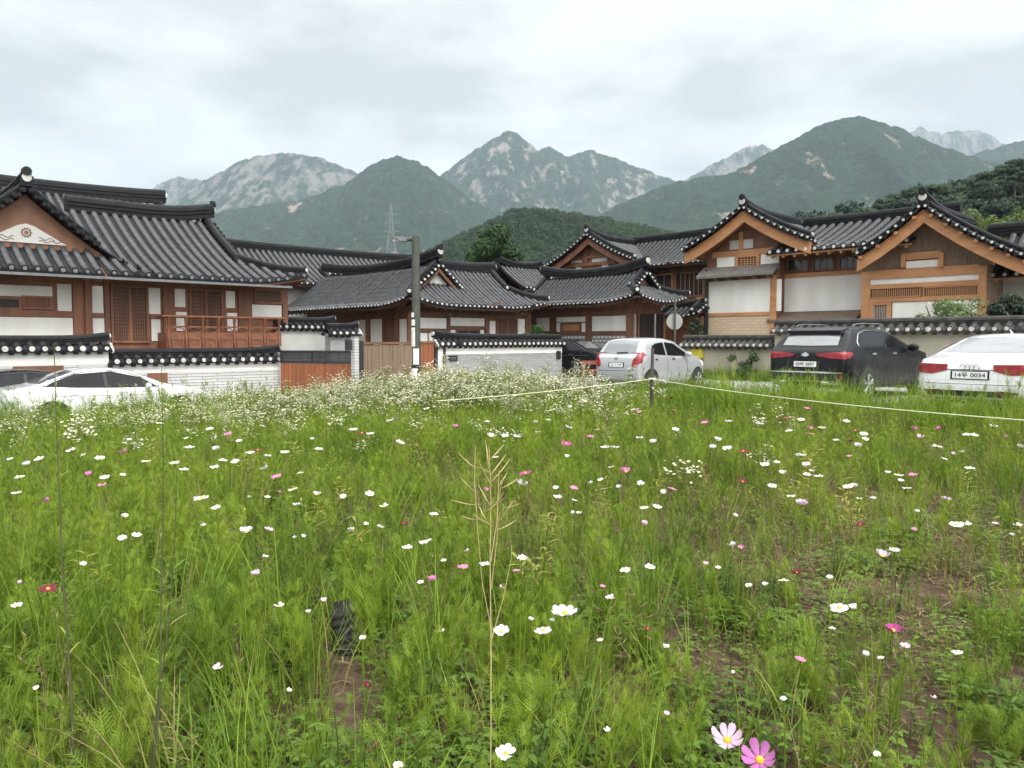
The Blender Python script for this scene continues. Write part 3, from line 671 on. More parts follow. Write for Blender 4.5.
# ------------------------------------------------------------------ tall gable house behind
sD, tD = 29.0, 25.3
hD = house('hanok_house', 'tall hanok with a wide brown gable, rising behind the gatehouse roof', 31, 25, 0)
R_, G_, S_ = MB(), MB(), MB(); zrD = 6.42; zvD = 5.05; HD = 2.75
slope(R_, 't', 0, 1, 0, 1, 1, 0, 1, 1, lambda a: 0) if False else None
for sg, b in ((1, tD - HD), (-1, tD + HD)):
    slope(R_, 's', sD, 33.2, b, sg, HD, zvD, zrD, .26, lambda a: HD, vlift=(.22, 0), ll=2.5, soff=S_, raft=None)
    verge(G_, 's', sD, -1, [(b + sg * y, zvD + (zrD - zvD) * prof(y / HD) + .2) for y in np.linspace(HD - .02, 0, 8)], 1, .25)
ridge(G_, sag((sD, tD, zrD), (33.2, tD, zrD), 8, .3, .0), .26, .32, (2, 1))
slope(R_, 't', 19.0, tD + 2, 30.5, 1, 2.4, 5.05, zrD + .1, .27, lambda a: 2.4, soff=S_, raft=.4)
slope(R_, 't', 19.0, tD + 2, 35.3, -1, 2.4, 5.05, zrD + .1, .27, lambda a: 2.4)
ridge(G_, sag((32.9, 18.7, zrD + .1), (32.9, tD + 1, zrD + .1), 8, .12, .0), .26, .34, (1, 0))
roof_parts(hD, R_, G_, S_, 'lime')
for sg in (-1, 1):
    mb = MB(); barge(mb, 's', sD + .12, -1, [(tD + sg * k, zvD + (zrD - zvD) * prof((HD - k) / HD) + .2) for k in np.linspace(0, HD, 7)], .34); part('bargeboard', mb, M['wood_dark'], hD)
LD = 29.55
mb = MB(); pts = [(tD - HD + .25, 2), (tD + HD - .25, 2), (tD + HD - .25, zvD + .0), (tD, zrD + .0), (tD - HD + .25, zvD + .0)]
mb.add([(LD, b, z) for b, z in pts] + [(LD + .15, b, z) for b, z in pts], [(0, 1, 2, 3, 4)[::-1], (5, 6, 7, 8, 9)] + [(i, (i + 1) % 5, (i + 1) % 5 + 5, i + 5) for i in range(5)])
part('wall', mb, M['wood_brown'], hD); body(hD, 31.3, 34.5, 18.8, 22.7, 0, 5.4, 'wood_brown'); body(hD, LD + .3, 34.5, 22.75, 27, 0, 4.5, 'wood_brown')
for p in ((571, 582, 258, 263), (592, 607, 257, 262), (576, 581, 264, 271), (602, 608, 264, 270)): fp(hD, 'plaster_panel', 's', LD, p, .03, 'plaster_grey_and_shaded')
for p in ((562, 616, 263, 266), (571, 612, 256, 258.5)): fp(hD, 'beam', 's', LD, p, .09, 'wood_dark')
fp(hD, 'post', 's', LD, (584.5, 588, 250, 264), .11, 'wood_dark')
fwindow(hD, 'window', 's', 31.3, (655.5, 672.5, 274, 290), .06, 'wood_orange', 'window_glass', 1, 0, fw=.05)
fwindow(hD, 'window', 's', 31.3, (675, 704, 272, 297), .06, 'wood_dark', 'shade_dark', 5, 0, fw=.07, slat='wood_orange')
for p in ((697, 706, 297, 318),): fp(hD, 'wood_panel', 's', 31.3, p, .05, 'wood_orange')

# ------------------------------------------------------------------ right house: two orange gables and the range between
hE = house('hanok_house', 'pale orange pine hanok with two wide gables behind the black car', 27.5, 13, .1)
R_, G_, S_, RW = MB(), MB(), MB(), MB()
# first gable
sE, tE, HE = 26.6, 15.5, 2.62; zrE, zvE = 6.22, 4.82
pE = lambda k: zvE + (zrE - zvE) * prof((HE - k) / HE)
for sg in (-1, 1):
    slope(R_, 's', sE, 31.0, tE + sg * HE, -sg, HE, zvE, zrE, .30, lambda a: HE, vlift=(.25, 0), ll=2.5, soff=S_, raft=None)
    verge(G_, 's', sE, -1, [(tE + sg * k, pE(k) + .24) for k in np.linspace(.02, HE, 8)], 1, .29)
    mb = MB(); barge(mb, 's', sE + .14, -1, [(tE + sg * k, pE(k) + .24) for k in np.linspace(0, HE, 8)], .42); part('bargeboard', mb, M['wood_orange'], hE)
ridge(G_, sag((sE, tE, zrE), (31, tE, zrE), 8, .32, .0), .28, .34, (2, 0))
# main range
tR0, tR1 = 3.0, 15.2
slope(R_, 't', 9.5, tR1 - .6, 26.75, 1, 3.05, 4.70, 5.92, .335, lambda a: 3.05, soff=S_, raft=.42, lift=(0, 0))
slope(R_, 't', 9.5, tR1 - .6, 32.85, -1, 3.05, 4.70, 5.92, .335, lambda a: 3.05)
ridge(G_, sag((29.8, 9.0, 5.92), (29.8, 14.6, 5.92), 8, 0, .06), .28, .34, (0, 0))
# second gable
sF, tF = 26.3, 9.06; HL, HR = 2.05, 2.95; zrF = 5.5
pF = lambda k: zrF - 1.68 * (.82 * k + .18 * k * (1 - k) * -1.0) if False else zrF - (.80 * k - .055 * k * k)
for sg, HH in ((1, HL), (-1, HR)):
    zl = pF(HH)
    slope(R_, 's', sF, 31.0, tF + sg * HH, -sg, HH, zl, zrF, .30, lambda a: HH, vlift=(.22, 0), ll=2.5, soff=S_, raft=None)
    pth = lambda k: zl + (zrF - zl) * prof((HH - k) / HH)
    verge(G_, 's', sF, -1, [(tF + sg * k, pth(k) + .21) for k in np.linspace(.02, HH, 8)], 1, .285)
    mb = MB(); barge(mb, 's', sF + .14, -1, [(tF + sg * k, pth(k) + .21) for k in np.linspace(0, HH, 8)], .42); part('bargeboard', mb, M['wood_orange'], hE)
    for k in np.linspace(.25, HH - .15, int(HH / .42)):
        mb = MB(); mb.box(sF + .0, sF + .5, tF + sg * k - .05, tF + sg * k + .05, pth(k) + .03, pth(k) + .12); part('rafter_end', mb, M['wood_orange'], hE)
ridge(G_, sag((sF, tF, zrF), (31, tF, zrF), 8, .32, .0), .30, .36, (2, 0))
# lower range to the right
slope(R_, 't', 0.5, 7.6, 27.75, 1, 2.25, 3.5, 5.05, .32, lambda a: 2.25, soff=S_, raft=.42)
slope(R_, 't', 0.5, 7.6, 32.25, -1, 2.25, 3.5, 5.05, .32, lambda a: 2.25)
ridge(G_, sag((30, .5, 5.05), (30, 8.2, 5.05), 8, 0, 0), .30, .36, (0, 0))
roof_parts(hE, R_, G_, S_, 'lime', 'wood_orange')
E1, E2, F1, F2 = 27.4, 28.0, 27.2, 29.0
tEa, tEb = T_at(777, E1), T_at(706.5, E1)
mb = MB(); pts = [(tEa, .1), (tEb, .1), (tEb, zvE - .05), (tE, zrE - .05), (tEa, 5.2)]
mb.add([(E1, b, z) for b, z in pts] + [(E1 + .15, b, z) for b, z in pts], [(4, 3, 2, 1, 0), (5, 6, 7, 8, 9)] + [(i, (i + 1) % 5, (i + 1) % 5 + 5, i + 5) for i in range(5)])
part('wall', mb, M['wood_brown'], hE)
body(hE, E2, E2 + 3.6, T_at(864, E2), tEa + .02, .1, 5.0, 'wood_brown')
tFa, tFb = T_at(985, F1), T_at(863, F1)
mb = MB(); pts = [(tFa, .1), (tFb, .1), (tFb, 4.1), (tF, 5.3), (tFa, 4.3)]
mb.add([(F1, b, z) for b, z in pts] + [(F1 + .15, b, z) for b, z in pts], [(4, 3, 2, 1, 0), (5, 6, 7, 8, 9)] + [(i, (i + 1) % 5, (i + 1) % 5 + 5, i + 5) for i in range(5)])
part('wall', mb, M['wood_weather'], hE)
body(hE, E1 + .16, E1 + 3.2, tEa + .03, tEb - .01, .1, zvE - .1, 'wood_brown'); body(hE, F1 + .16, F1 + 3.4, tFa + .01, tFb - .01, .1, 3.85, 'wood_weather')
body(hE, F2, F2 + 2.8, .8, tFa + .3, .1, 3.6, 'plaster_grey_and_shaded')  # white wall; the shade lying on it is put into the grey
# first gable front
fp(hE, 'post', 's', E1, (770.5, 776.5, 275, 340), .07, 'wood_orange')
for p in ((712, 779, 250, 255.5), (708, 771, 312.5, 316), (708, 779, 276.5, 280)): fp(hE, 'beam', 's', E1, p, .06, 'wood_orange' if p[2] < 260 or p[2] > 300 else 'wood_brown')
for p in ((716.5, 734, 256.5, 269), (760, 778, 253, 268), (708.5, 770.5, 280, 312.5), (776.5, 781, 279, 311)): fp(hE, 'plaster_panel', 's', E1, p, .028, 'plaster')
fp(hE, 'plaster_panel', 's', E1, (729, 752, 240, 249), .028, 'plaster_grey_and_shaded')
fp(hE, 'post', 's', E1, (738.5, 742.5, 232, 251), .08, 'wood_orange')
fwindow(hE, 'window', 's', E1, (735, 759, 254, 269), .07, 'wood_orange', 'lattice', 5, 3, fw=.12, slat='wood_orange')
fp(hE, 'brick_panel', 's', E1, (707.5, 770.5, 316, 345), .03, 'brick_beige')
def pent(face_c, p0, p1, yt, yb, depth, m):
    a1, a0 = T_at(p0, face_c), T_at(p1, face_c); am = (a0 + a1) / 2; zt = Z_at(yt, face_c, am); zb = Z_at(yb, face_c - depth, am); mb = MB()
    v = []
    for a in (a0, a1): v += [(face_c + .02, a, zt), (face_c - depth, a, zb), (face_c - depth, a, zb - .09), (face_c + .02, a, zt - .12)]
    mb.add(v, [(0, 1, 5, 4), (1, 2, 6, 5), (2, 3, 7, 6), (0, 3, 2, 1), (4, 5, 6, 7)]); r_ = part('pent_roof', mb, M[m], hE)
    for k in range(6):
        a = a0 + (a1 - a0) * (k + .5) / 6; q = MB(); q.box(face_c - depth + .08, face_c, a - .04, a + .04, zb - .19, zb - .095); part('bracket', q, M['wood_brown'], hE, r_)
pent(E1, 703, 779, 265, 274.5, .55, 'pent')
fp(hE, 'downpipe', 's', E1 - .12, (705.5, 708, 270, 340), .08, 'black_metal')
fp(hE, 'downpipe', 's', E2 - .1, (780.5, 783.5, 262, 312), .08, 'wood_brown')
# range between
for p in ((786, 808, 258, 272), (812, 833.5, 257, 271), (838, 860, 255, 270)): fwindow(hE, 'window', 's', E2, p, .05, 'wood_brown', 'window_glass', 2, 0, fw=.06)
fp(hE, 'beam', 's', E2, (782, 863, 272, 276.5), .06, 'wood_orange')
fp(hE, 'plaster_panel', 's', E2, (783.5, 862, 276.5, 311), .03, 'plaster')
pent(E2, 775.5, 864, 311, 319, .7, 'pent_brown')
fp(hE, 'beam', 's', E2, (776, 862, 322, 325), .2, 'wood_orange')
# second gable front
for p in ((861.5, 869.5, 272, 330), (978, 985.5, 266, 330)): fp(hE, 'post', 's', F1, p + () if len(p) == 4 else p, .08, 'wood_orange')
for p in ((869, 978, 268, 277), (869, 978, 282.5, 287), (869, 978, 297, 301), (905, 940, 252, 259)): fp(hE, 'beam', 's', F1, p, .07, 'wood_orange')
for p in ((869.5, 978, 277, 282.5), (892.5, 978, 301, 326), (905, 938, 260.5, 267.5)): fp(hE, 'plaster_panel', 's', F1, p, .03, 'plaster')
for p in ((885, 904, 258, 267), (940, 965, 257, 266)): fp(hE, 'infill_board', 's', F1, p, .03, 'wood_weather')
for p in ((901, 905, 254, 268), (938, 943, 253, 267)): fp(hE, 'bracket', 's', F1, p, .16, 'wood_orange')
fwindow(hE, 'vent', 's', F1, (869.5, 920, 287, 297.5), .06, 'wood_orange', 'shade_dark', 22, 0, fw=.03, slat='wood_orange')
fwindow(hE, 'vent', 's', F1, (923, 977.5, 286, 296.5), .06, 'wood_orange', 'shade_dark', 26, 0, fw=.03, slat='wood_orange')
fwindow(hE, 'door', 's', F1, (869.5, 891.5, 301, 330), .06, 'wood_orange', 'plaster_grey_and_shaded', 7, 0, fw=.14, slat='wood_brown')
fp(hE, 'beam', 's', F2, (980, 1040, 303, 306), .05, 'wood_brown')
# ------------------------------------------------------------------ small tiled gate between the gatehouse and the orange house
hG = house('courtyard_gate', 'small tiled courtyard gate behind the round white sign', 27.2, 18.4, 0, 'gate')
R_, G_, S_ = MB(), MB(), MB()
for sg, b in ((1, 26.55), (-1, 27.85)): slope(R_, 't', 17.4, 19.3, b, sg, .65, 2.45, 2.85, .24, lambda a: .65, lift=(.12, .12), ll=.8, soff=S_)
ridge(G_, sag((27.2, 17.4, 2.85), (27.2, 19.3, 2.85), 6, .14, .14), .2, .24, (1, 1))
for e in (17.4, 19.3):
    for sg in (-1, 1): verge(G_, 't', e, -1 if e < 18 else 1, [(27.2 + sg * k, 2.9 - .55 * k) for k in np.linspace(.02, .62, 4)], 1, .22)
roof_parts(hG, R_, G_, S_, 'lime', 'wood_dark')
for b in (17.6, 19.1): mb = MB(); mb.box(27.1, 27.3, b - .1, b + .1, 0, 2.45); part('post', mb, M['wood_dark'], hG)
mb = MB(); mb.box(27.17, 27.23, 17.7, 19.0, .1, 2.2); part('door', mb, M['wood_rail'], hG)
mb = MB(); mb.box(27.1, 27.25, 17.6, 19.1, 2.2, 2.44); part('beam', mb, M['wood_dark'], hG)

# ------------------------------------------------------------------ tile-capped walls
def tile_wall(label, face, c, a0, a1, z0, zt, bands, th=.34, pitch=.29, right_end=True, left_end=False, capover=.16, tile='tile'):
    """bands: list of (z_low, z_high, material) for the face; cap: two short tiled slopes and a ridge"""
    am = (a0 + a1) / 2
    h = house('garden_wall', label, am if face == 't' else c, c if face == 't' else am, z0, 'garden wall')
    k = 0
    for zl, zh, m in bands:
        mb = MB()
        if face == 't': mb.box(a0, a1, c - .004 * k, c + th, zl, zh)
        else: mb.box(c - .004 * k, c + th, a0, a1, zl, zh)
        part('wall_face', mb, M[m], h); k += 1
    R_, G_ = MB(), MB(); W = th / 2 + capover; cc = c + th / 2
    slope(R_, 's' if face == 't' else 't', a0 - .06, a1 + .06, cc - W, 1, W, zt, zt + .17, pitch, lambda a: W, ends=.78)
    slope(R_, 's' if face == 't' else 't', a0 - .06, a1 + .06, cc + W, -1, W, zt, zt + .17, pitch, lambda a: W, ends=.78)
    # dark tabs of the lower tile course, each below the gap between two tile ends
    n_ = int(round((a1 - a0 + .12) / pitch))
    for i in range(n_):
        a = a0 - .06 + (a1 - a0 + .12) * i / n_
        fbox(R_, face, cc - W + .05, a - .055, a + .055, zt - .13, zt - .005, .0, .05)
    P = (lambda a, z: (a, cc, z)) if face == 't' else (lambda a, z: (cc, a, z))
    lo_, hi_ = (left_end, right_end) if face == 't' else (right_end, left_end)
    ridge(G_, sag(P(a0 - .06, zt + .16), P(a1 + .06, zt + .16), 8, .10 if lo_ else 0, .10 if hi_ else 0, 4), .22, .20, (1 if lo_ else 0, 1 if hi_ else 0))
    for e, a in ((lo_, a0 - .06), (hi_, a1 + .06)):
        if e:
            for dz, do in ((.02, .18), (.10, .10), (-.05, .24)):
                for sg in (-1, 1): G_.disc((P(a, 0)[0] + (sg * do if face == 's' else (.05 if a > am else -.05)), P(a, 0)[1] + (sg * do if face == 't' else (.05 if a > am else -.05)), zt + dz), ((1 if a > am else -1), 0, 0) if face == 't' else (0, (1 if a > am else -1), 0), .065, 8, 1, .06)
    rf = part('tile_cap', R_, [M[tile], M['lime'], M[tile]], h); part('ridge', G_, [M[tile], M['lime']], h, rf)
    return h
tW = 22.6
sw0, sw1, sw2 = S_at(-90, tW), S_at(107.5, tW), S_at(279, tW)
z1 = Z_at(349.5, S_at(50, tW), tW); z2 = Z_at(361.5, S_at(190, tW), tW) + .02
wl_ = tile_wall('white brick garden wall, the taller run with its tile cap behind the white sedan', 't', tW, sw0, sw1, -.75, z1, [(-.75, z1 - .38, 'brick_white'), (z1 - .40, z1, 'plaster')], right_end=True)
fp(wl_, 'wood_opening', 't', tW, (11, 62, 366, 384), .02, 'wood_brown')
wr_ = tile_wall('white brick garden wall, the lower run under the cedar balcony', 't', tW + .02, sw1 + .08, sw2, -.75, z2, [(-.75, z2 - .30, 'brick_white'), (z2 - .32, z2, 'plaster')], right_end=True)
fp(wr_, 'wood_opening', 't', tW + .02, (146, 166, 373, 390), .02, 'wood_dark')
# wall at the back of the driveway
q0, q1 = at(283, 327, 27.5), at(335, 327, 27.5)
tX = 24.6; sX0, sX1 = S_at(276, tX), S_at(335, tX); zX = Z_at(327.5, (sX0 + sX1) / 2, tX)
tile_wall('grey tile-capped wall at the back of the driveway', 't', tX, sX0, sX1, -.4, zX, [(-.4, .85, 'plaster_grey_and_shaded'), (.84, 1.1, 'brick_grey'), (1.09, zX, 'plaster_grey_and_shaded')], pitch=.23)
tY = 23.4; sY0, sY1 = S_at(330, tY), S_at(358, tY); zY = Z_at(333.5, (sY0 + sY1) / 2, tY)
tile_wall('short low tile-capped wall beside the driveway pillar', 't', tY, sY0, sY1, -.4, zY, [(-.4, zY, 'brick_grey')], pitch=.24)
# wall in front of the middle house
tM = 20.0; sM0, sM1 = S_at(438, tM), S_at(562, tM); zM = 1.36
wm = tile_wall('grey brick garden wall with a white plaster band and tile cap beside the orange gate', 't', tM, sM0, sM1, -.3, zM, [(-.3, zM - .30, 'brick_grey'), (zM - .33, zM, 'plaster')], right_end=False, left_end=True, pitch=.235)
fp(wm, 'corner_pier', 't', tM, (437.5, 441.5, 350, 395), .03, 'plaster')
# right walls
sR = 23.2
tr0, tr1, tr2 = T_at(1075, sR), T_at(775, sR), T_at(683, sR)
zR1 = Z_at(330, sR, T_at(930, sR)); zR2 = Z_at(345.5, sR, T_at(730, sR))
tile_wall('beige stucco garden wall, the higher run with its tile cap behind the black car', 's', sR, tr0, tr1, -.1, zR1, [(-.1, zR1, 'stucco')], right_end=False, pitch=.27, tile='tile_old', capover=.2)
tile_wall('beige stucco garden wall, the lower run right of the silver hatchback', 's', sR + .02, tr1 + .1, tr2, -.1, zR2, [(-.1, zR2, 'stucco')], right_end=False, pitch=.235, tile='tile_old', capover=.2)
# ================================================================== cars
def paint(name, c, metal=0.0, rough=.28):
    m, n, l, b = new_mat(name); b.inputs['Base Color'].default_value = (*c, 1); b.inputs['Roughness'].default_value = rough; b.inputs['Metallic'].default_value = metal
    b.inputs['Coat Weight'].default_value = 1; b.inputs['Coat Roughness'].default_value = .04
    t = n.new('ShaderNodeTexCoord'); no = n.new('ShaderNodeTexNoise'); no.inputs['Scale'].default_value = 3; no.inputs['Detail'].default_value = 6; l.new(t.outputs['Object'], no.inputs[0])
    r = n.new('ShaderNodeMapRange'); r.inputs[3].default_value = rough * .8; r.inputs[4].default_value = rough * 1.35; l.new(no.outputs['Fac'], r.inputs[0]); l.new(r.outputs[0], b.inputs['Roughness'])
    return m
M['paint_white'] = paint('white_car_paint', (.64, .65, .66))
M['paint_silver'] = paint('silver_car_paint', (.40, .415, .43), .5, .33)
M['paint_black'] = paint('black_car_paint', (.006, .006, .008), .0, .25); M['paint_black'].node_tree.nodes['Principled BSDF'].inputs['Coat Weight'].default_value = .12; M['paint_black'].node_tree.nodes['Principled BSDF'].inputs['Specular IOR Level'].default_value = .22
M['car_glass'] = mat('tinted_car_glass', (.008, .009, .010), .08, var=0, spec=.2)
M['car_glass_rear'] = mat('rear_screen_glass', (.13, .14, .15), .05, var=0, spec=1.0, coat=1)  # sky reflected in the rear glass is put into the lighter base
M['lamp_red'] = mat('red_tail_lamp', (.24, .012, .018), .2, var=.35, scale=10, spec=.5, coat=.2)
M['lamp_clear'] = mat('clear_lamp', (.55, .56, .58), .12, var=.1, spec=.7, coat=.6)
M['rubber'] = mat('tyre_rubber', (.02, .02, .02), .85)
M['rim'] = mat('alloy_rim', (.45, .46, .47), .35, metal=.7, var=.1)
M['chrome'] = mat('chrome_trim', (.62, .63, .64), .18, metal=.95, var=0)
M['trim_black'] = mat('black_plastic_trim', (.015, .015, .016), .5, var=.1)
M['plate'] = mat('licence_plate', (.72, .73, .72), .45, var=.04)
M['plate_ink'] = mat('plate_ink', (.02, .025, .04), .6, var=0)

class Car:
    def __init__(s, name, label, loc, head, top, belt, plan, sill, tum, paint_, group=None):
        s.root = thing(name, label, 'car', loc, head, group); OFF[s.root.name] = (0, 0, 0)
        I = lambda pts: (lambda x: float(np.interp(x, [p[0] for p in pts], [p[1] for p in pts])))
        s.top, s.belt, s.plan, s.sill = I(top), I(belt), I(plan), I(sill); s.L = top[-1][0]; s.tum = tum
        xs = sorted(set([round(p[0], 3) for p in top] + [round(p[0], 3) for p in plan] + list(np.round(np.linspace(0.03, s.L - .03, 56), 3))))
        rows = []
        sm = lambda f, x: sum(f(min(s.L, max(0, x + d))) for d in (-.05, 0, .05)) / 3 if .12 < x < s.L - .12 else f(x)
        for x in xs:
            zt = sm(s.top, x); zs = s.sill(x); hw = s.plan(x); zb = min(sm(s.belt, x), zt - .025); g = min(1, max(0, (zt - zb) / .5))
            hr = hw * (.965 - tum * g); half = [(.0, zs), (.7 * hw, zs), (.93 * hw, zs + .03), (.985 * hw, zs + .12), (1.0 * hw, zs + .45 * (zb - zs)), (1.0 * hw, zs + .72 * (zb - zs)), (.985 * hw, zb - .055 * min(1, g + .6)),
                    (.965 * hw, zb), ]
            zr = zt - .085 * min(1, g * 1.4) - .006
            if zr < zb + .004: zr = zb + .004
            for k in (.33, .66, 1.0): half.append((hw * .965 + (hr - hw * .965) * k, zb + (zr - zb) * k))
            half += [(hr * .93, zr + (zt - zr) * .45), (hr * .80, zr + (zt - zr) * .72), (hr * .45, zt - .008 * g), (0, zt)]
            rows.append([(x, -y, z) for y, z in half] + [(x, y, z) for y, z in half[::-1][1:]])
        mb = MB(); A = np.array(rows); mb.grid(A, 0, True)
        for idx, rev in ((0, True), (-1, False)):
            c = A[idx].mean(0); c[0] += -.02 if idx == 0 else .02; nn = A.shape[1]
            mb.add([tuple(c)] + [tuple(q) for q in A[idx]], [((0, i + 1, i + 2) if rev else (0, i + 2, i + 1)) for i in range(nn - 1)], 0, True)
        s.body = part('body', mb, paint_, s.root)
        me = s.body.data; s.bvh = BVHTree.FromPolygons([v.co[:] for v in me.vertices], [p.vertices[:] for p in me.polygons])
    def hit(s, axis, a, b):
        o, d = {'rear': ((-3, a, b), (1, 0, 0)), 'front': ((9, a, b), (-1, 0, 0)), 'right': ((a, -4, b), (0, 1, 0)), 'left': ((a, 4, b), (0, -1, 0)), 'top': ((a, b, 4), (0, 0, -1))}[axis]
        r = s.bvh.ray_cast(Vector(o), Vector(d))
        if r[0] is None: r = s.bvh.find_nearest(Vector(o) + Vector(d) * 3)
        nrm = r[1]
        if nrm.dot(Vector(d)) > 0: nrm = -nrm
        return r[0], nrm
    def patch(s, name, axis, bot, top, m, off=.006, ni=14, nj=7, parent=None, mir=False):
        """panel lying on the body: bot and top are matching polylines in the view along `axis`"""
        def ip(pl, k):
            k *= len(pl) - 1; i = min(int(k), len(pl) - 2); f = k - i; return (pl[i][0] + (pl[i + 1][0] - pl[i][0]) * f, pl[i][1] + (pl[i + 1][1] - pl[i][1]) * f)
        G_ = []; E = []
        for i in range(ni + 1):
            b, t = ip(bot, i / ni), ip(top, i / ni); row = []; er = []
            for j in range(nj + 1):
                k = j / nj; p, n_ = s.hit(axis, b[0] + (t[0] - b[0]) * k, b[1] + (t[1] - b[1]) * k)
                q = p + n_ * off; row.append(tuple(q)); er.append(tuple(p - n_ * .004))
            G_.append(row); E.append(er)
        mb = MB(); G_ = np.array(G_); E = np.array(E); mb.grid(G_, 0, True)
        for a, b in ((G_[0], E[0]), (E[-1], G_[-1]), (G_[:, -1], E[:, -1]), (E[:, 0], G_[:, 0])): mb.grid(np.stack([a, b]), 0, False)
        return part(name, mb, M[m] if isinstance(m, str) else m, s.root, parent)
    def wheels(s, xsr, r, rimr=.66, sides=(-1,)):
        for x in xsr:
            for sd in (-1, 1):
                ax = 'right' if sd < 0 else 'left'; hw = s.plan(x)
                if sd in sides or True:
                    n_ = 13; aa = [math.pi * k / (n_ - 1) for k in range(n_)]
                    bot = [(x - (r + .07) * math.cos(a), s.sill(x) + .005) for a in aa]; top = [(x - (r + .07) * math.cos(a), max(s.sill(x) + .006, r + (r + .07) * math.sin(a))) for a in aa]
                    s.patch('wheel_arch', ax, bot, top, 'trim_black', .004, 16, 5)
                mb = MB(); y0 = sd * (hw - .20); y1 = sd * (hw + .02); prof_ = [(y0, r * .9), (y0 + (y1 - y0) * .1, r), (y0 + (y1 - y0) * .88, r), (y1, r * .93), (y1, r * rimr)]
                rows = [[(x + q * math.cos(t), y, r + q * math.sin(t)) for t in np.linspace(0, 2 * math.pi, 29)] for y, q in prof_]
                mb.grid(np.array(rows), 0, True, sd > 0); w_ = part('wheel', mb, M['rubber'], s.root)
                mb = MB(); yr = sd * (hw + .004); rr = r * rimr
                mb.grid(np.array([[(x + q * math.cos(t), y, r + q * math.sin(t)) for t in np.linspace(0, 2 * math.pi, 25)] for y, q in ((y1 - sd * .004, rr), (yr - sd * .002, rr * .94))]), 0, True)
                mb.disc((x, yr + sd * .002, r), (0, sd, 0), rr * .95, 24, 1, .01)
                for k in range(5):
                    t = 2 * math.pi * k / 5 + .3; c_, s_ = math.cos(t), math.sin(t)
                    for dt in (-.16, .16):
                        mb.tube([(x + rr * .12 * c_, yr + sd * .006, r + rr * .12 * s_), (x + rr * .96 * math.cos(t + dt), yr + sd * .006, r + rr * .96 * math.sin(t + dt))], rr * .075, 6)
                mb.disc((x, yr + sd * .03, r), (0, sd, 0), rr * .2, 12)
                part('rim', mb, [M['rim'], M['trim_black']], s.root, w_)
    def mirror(s, x, z, m, sd=-1, sc=1):
        hw = s.plan(x); bm = bmesh.new(); bmesh.ops.create_icosphere(bm, subdivisions=3, radius=1)
        for v in bm.verts: v.co = Vector((x + v.co.x * .085 * sc * (1 if v.co.x > 0 else .6), sd * (hw + .09) + v.co.y * .115 * sc, z + v.co.z * .08 * sc))
        me = bpy.data.meshes.new('mirror'); bm.to_mesh(me); bm.free(); me.materials.append(M[m] if isinstance(m, str) else m)
        for p in me.polygons: p.use_smooth = True
        o = link_mesh('mirror', me, s.root)
        mb = MB(); mb.tube([(x, sd * (hw - .06), z - .04), (x, sd * (hw + .06), z - .02)], .025, 6); part('mirror_arm', mb, M['trim_black'], s.root, o)
    def plate(s, y, z, wd, hg, text, off=.016):
        p = s.patch('licence_plate', 'rear', [(y + wd / 2, z - hg / 2), (y - wd / 2, z - hg / 2)], [(y + wd / 2, z + hg / 2), (y - wd / 2, z + hg / 2)], 'plate', off, 4, 2)
        pt, nn = s.hit('rear', y, z)
        cu = bpy.data.curves.new('plate_text', 'FONT'); cu.body = text; cu.size = hg * .82; cu.align_x = 'CENTER'; cu.align_y = 'CENTER'; cu.extrude = .002
        o = bpy.data.objects.new('plate_text_curve', cu); COL.objects.link(o)
        dg = bpy.context.evaluated_depsgraph_get(); me = bpy.data.meshes.new_from_object(o.evaluated_get(dg)); COL.objects.unlink(o); bpy.data.objects.remove(o)
        xs_ = [v.co.x for v in me.vertices]; k = wd * .86 / max(.01, max(xs_) - min(xs_))
        for v in me.vertices: a, b, c = v.co; v.co = (pt.x - off - .004 - c + 0.02 * 0, y - a * k, z + b)
        me.materials.clear(); me.materials.append(M['plate_ink'])
        t = link_mesh('plate_lettering', me, p); return p

def place(px, py_, d): p = at(px, py_, d); return p.x, p.y
# ---- silver hatchback
x_, y_ = place(616, 360, 21.3)
k = Car('hatchback_car', 'small silver hatchback with a red boomerang tail lamp beyond the rope stake', (x_, y_, gzf(x_, y_) + .06), GA + R(2),
        [(0, .60), (.02, .93), (.07, .985), (.14, 1.06), (.33, 1.36), (.42, 1.43), (.62, 1.465), (1.0, 1.485), (1.5, 1.475), (1.95, 1.41), (2.35, 1.20), (2.75, 1.0), (3.1, .915), (3.42, .77), (3.55, .62), (3.6, .45)],
        [(0, .90), (.3, 1.0), (.8, .97), (1.6, .92), (2.75, .87), (3.3, .78), (3.6, .5)],
        [(0, .60), (.04, .70), (.12, .76), (.35, .793), (1.8, .8), (2.9, .785), (3.3, .73), (3.5, .62), (3.57, .52), (3.6, .40)],
        [(0, .34), (.12, .26), (.5, .2), (3.1, .2), (3.45, .24), (3.6, .36)], .20, M['paint_silver'])
k.patch('rear_window', 'rear', [(.56, 1.03), (0, 1.01), (-.56, 1.03)], [(.50, 1.375), (0, 1.405), (-.50, 1.375)], 'car_glass_rear')
k.patch('tailgate_seam', 'rear', [(.60, .565), (-.60, .565)], [(.60, .578), (-.60, .578)], 'trim_black', .003, 10, 1)
k.patch('number_recess', 'rear', [(.26, .66), (-.26, .66)], [(.26, .80), (-.26, .80)], 'paint_silver' if False else 'trim_black', .003)
k.plate(0, .73, .44, .11, '32 7145', .012)
k.patch('emblem', 'rear', [(.07, .885), (-.07, .885)], [(.07, .935), (-.07, .935)], 'chrome', .012, 6, 3)
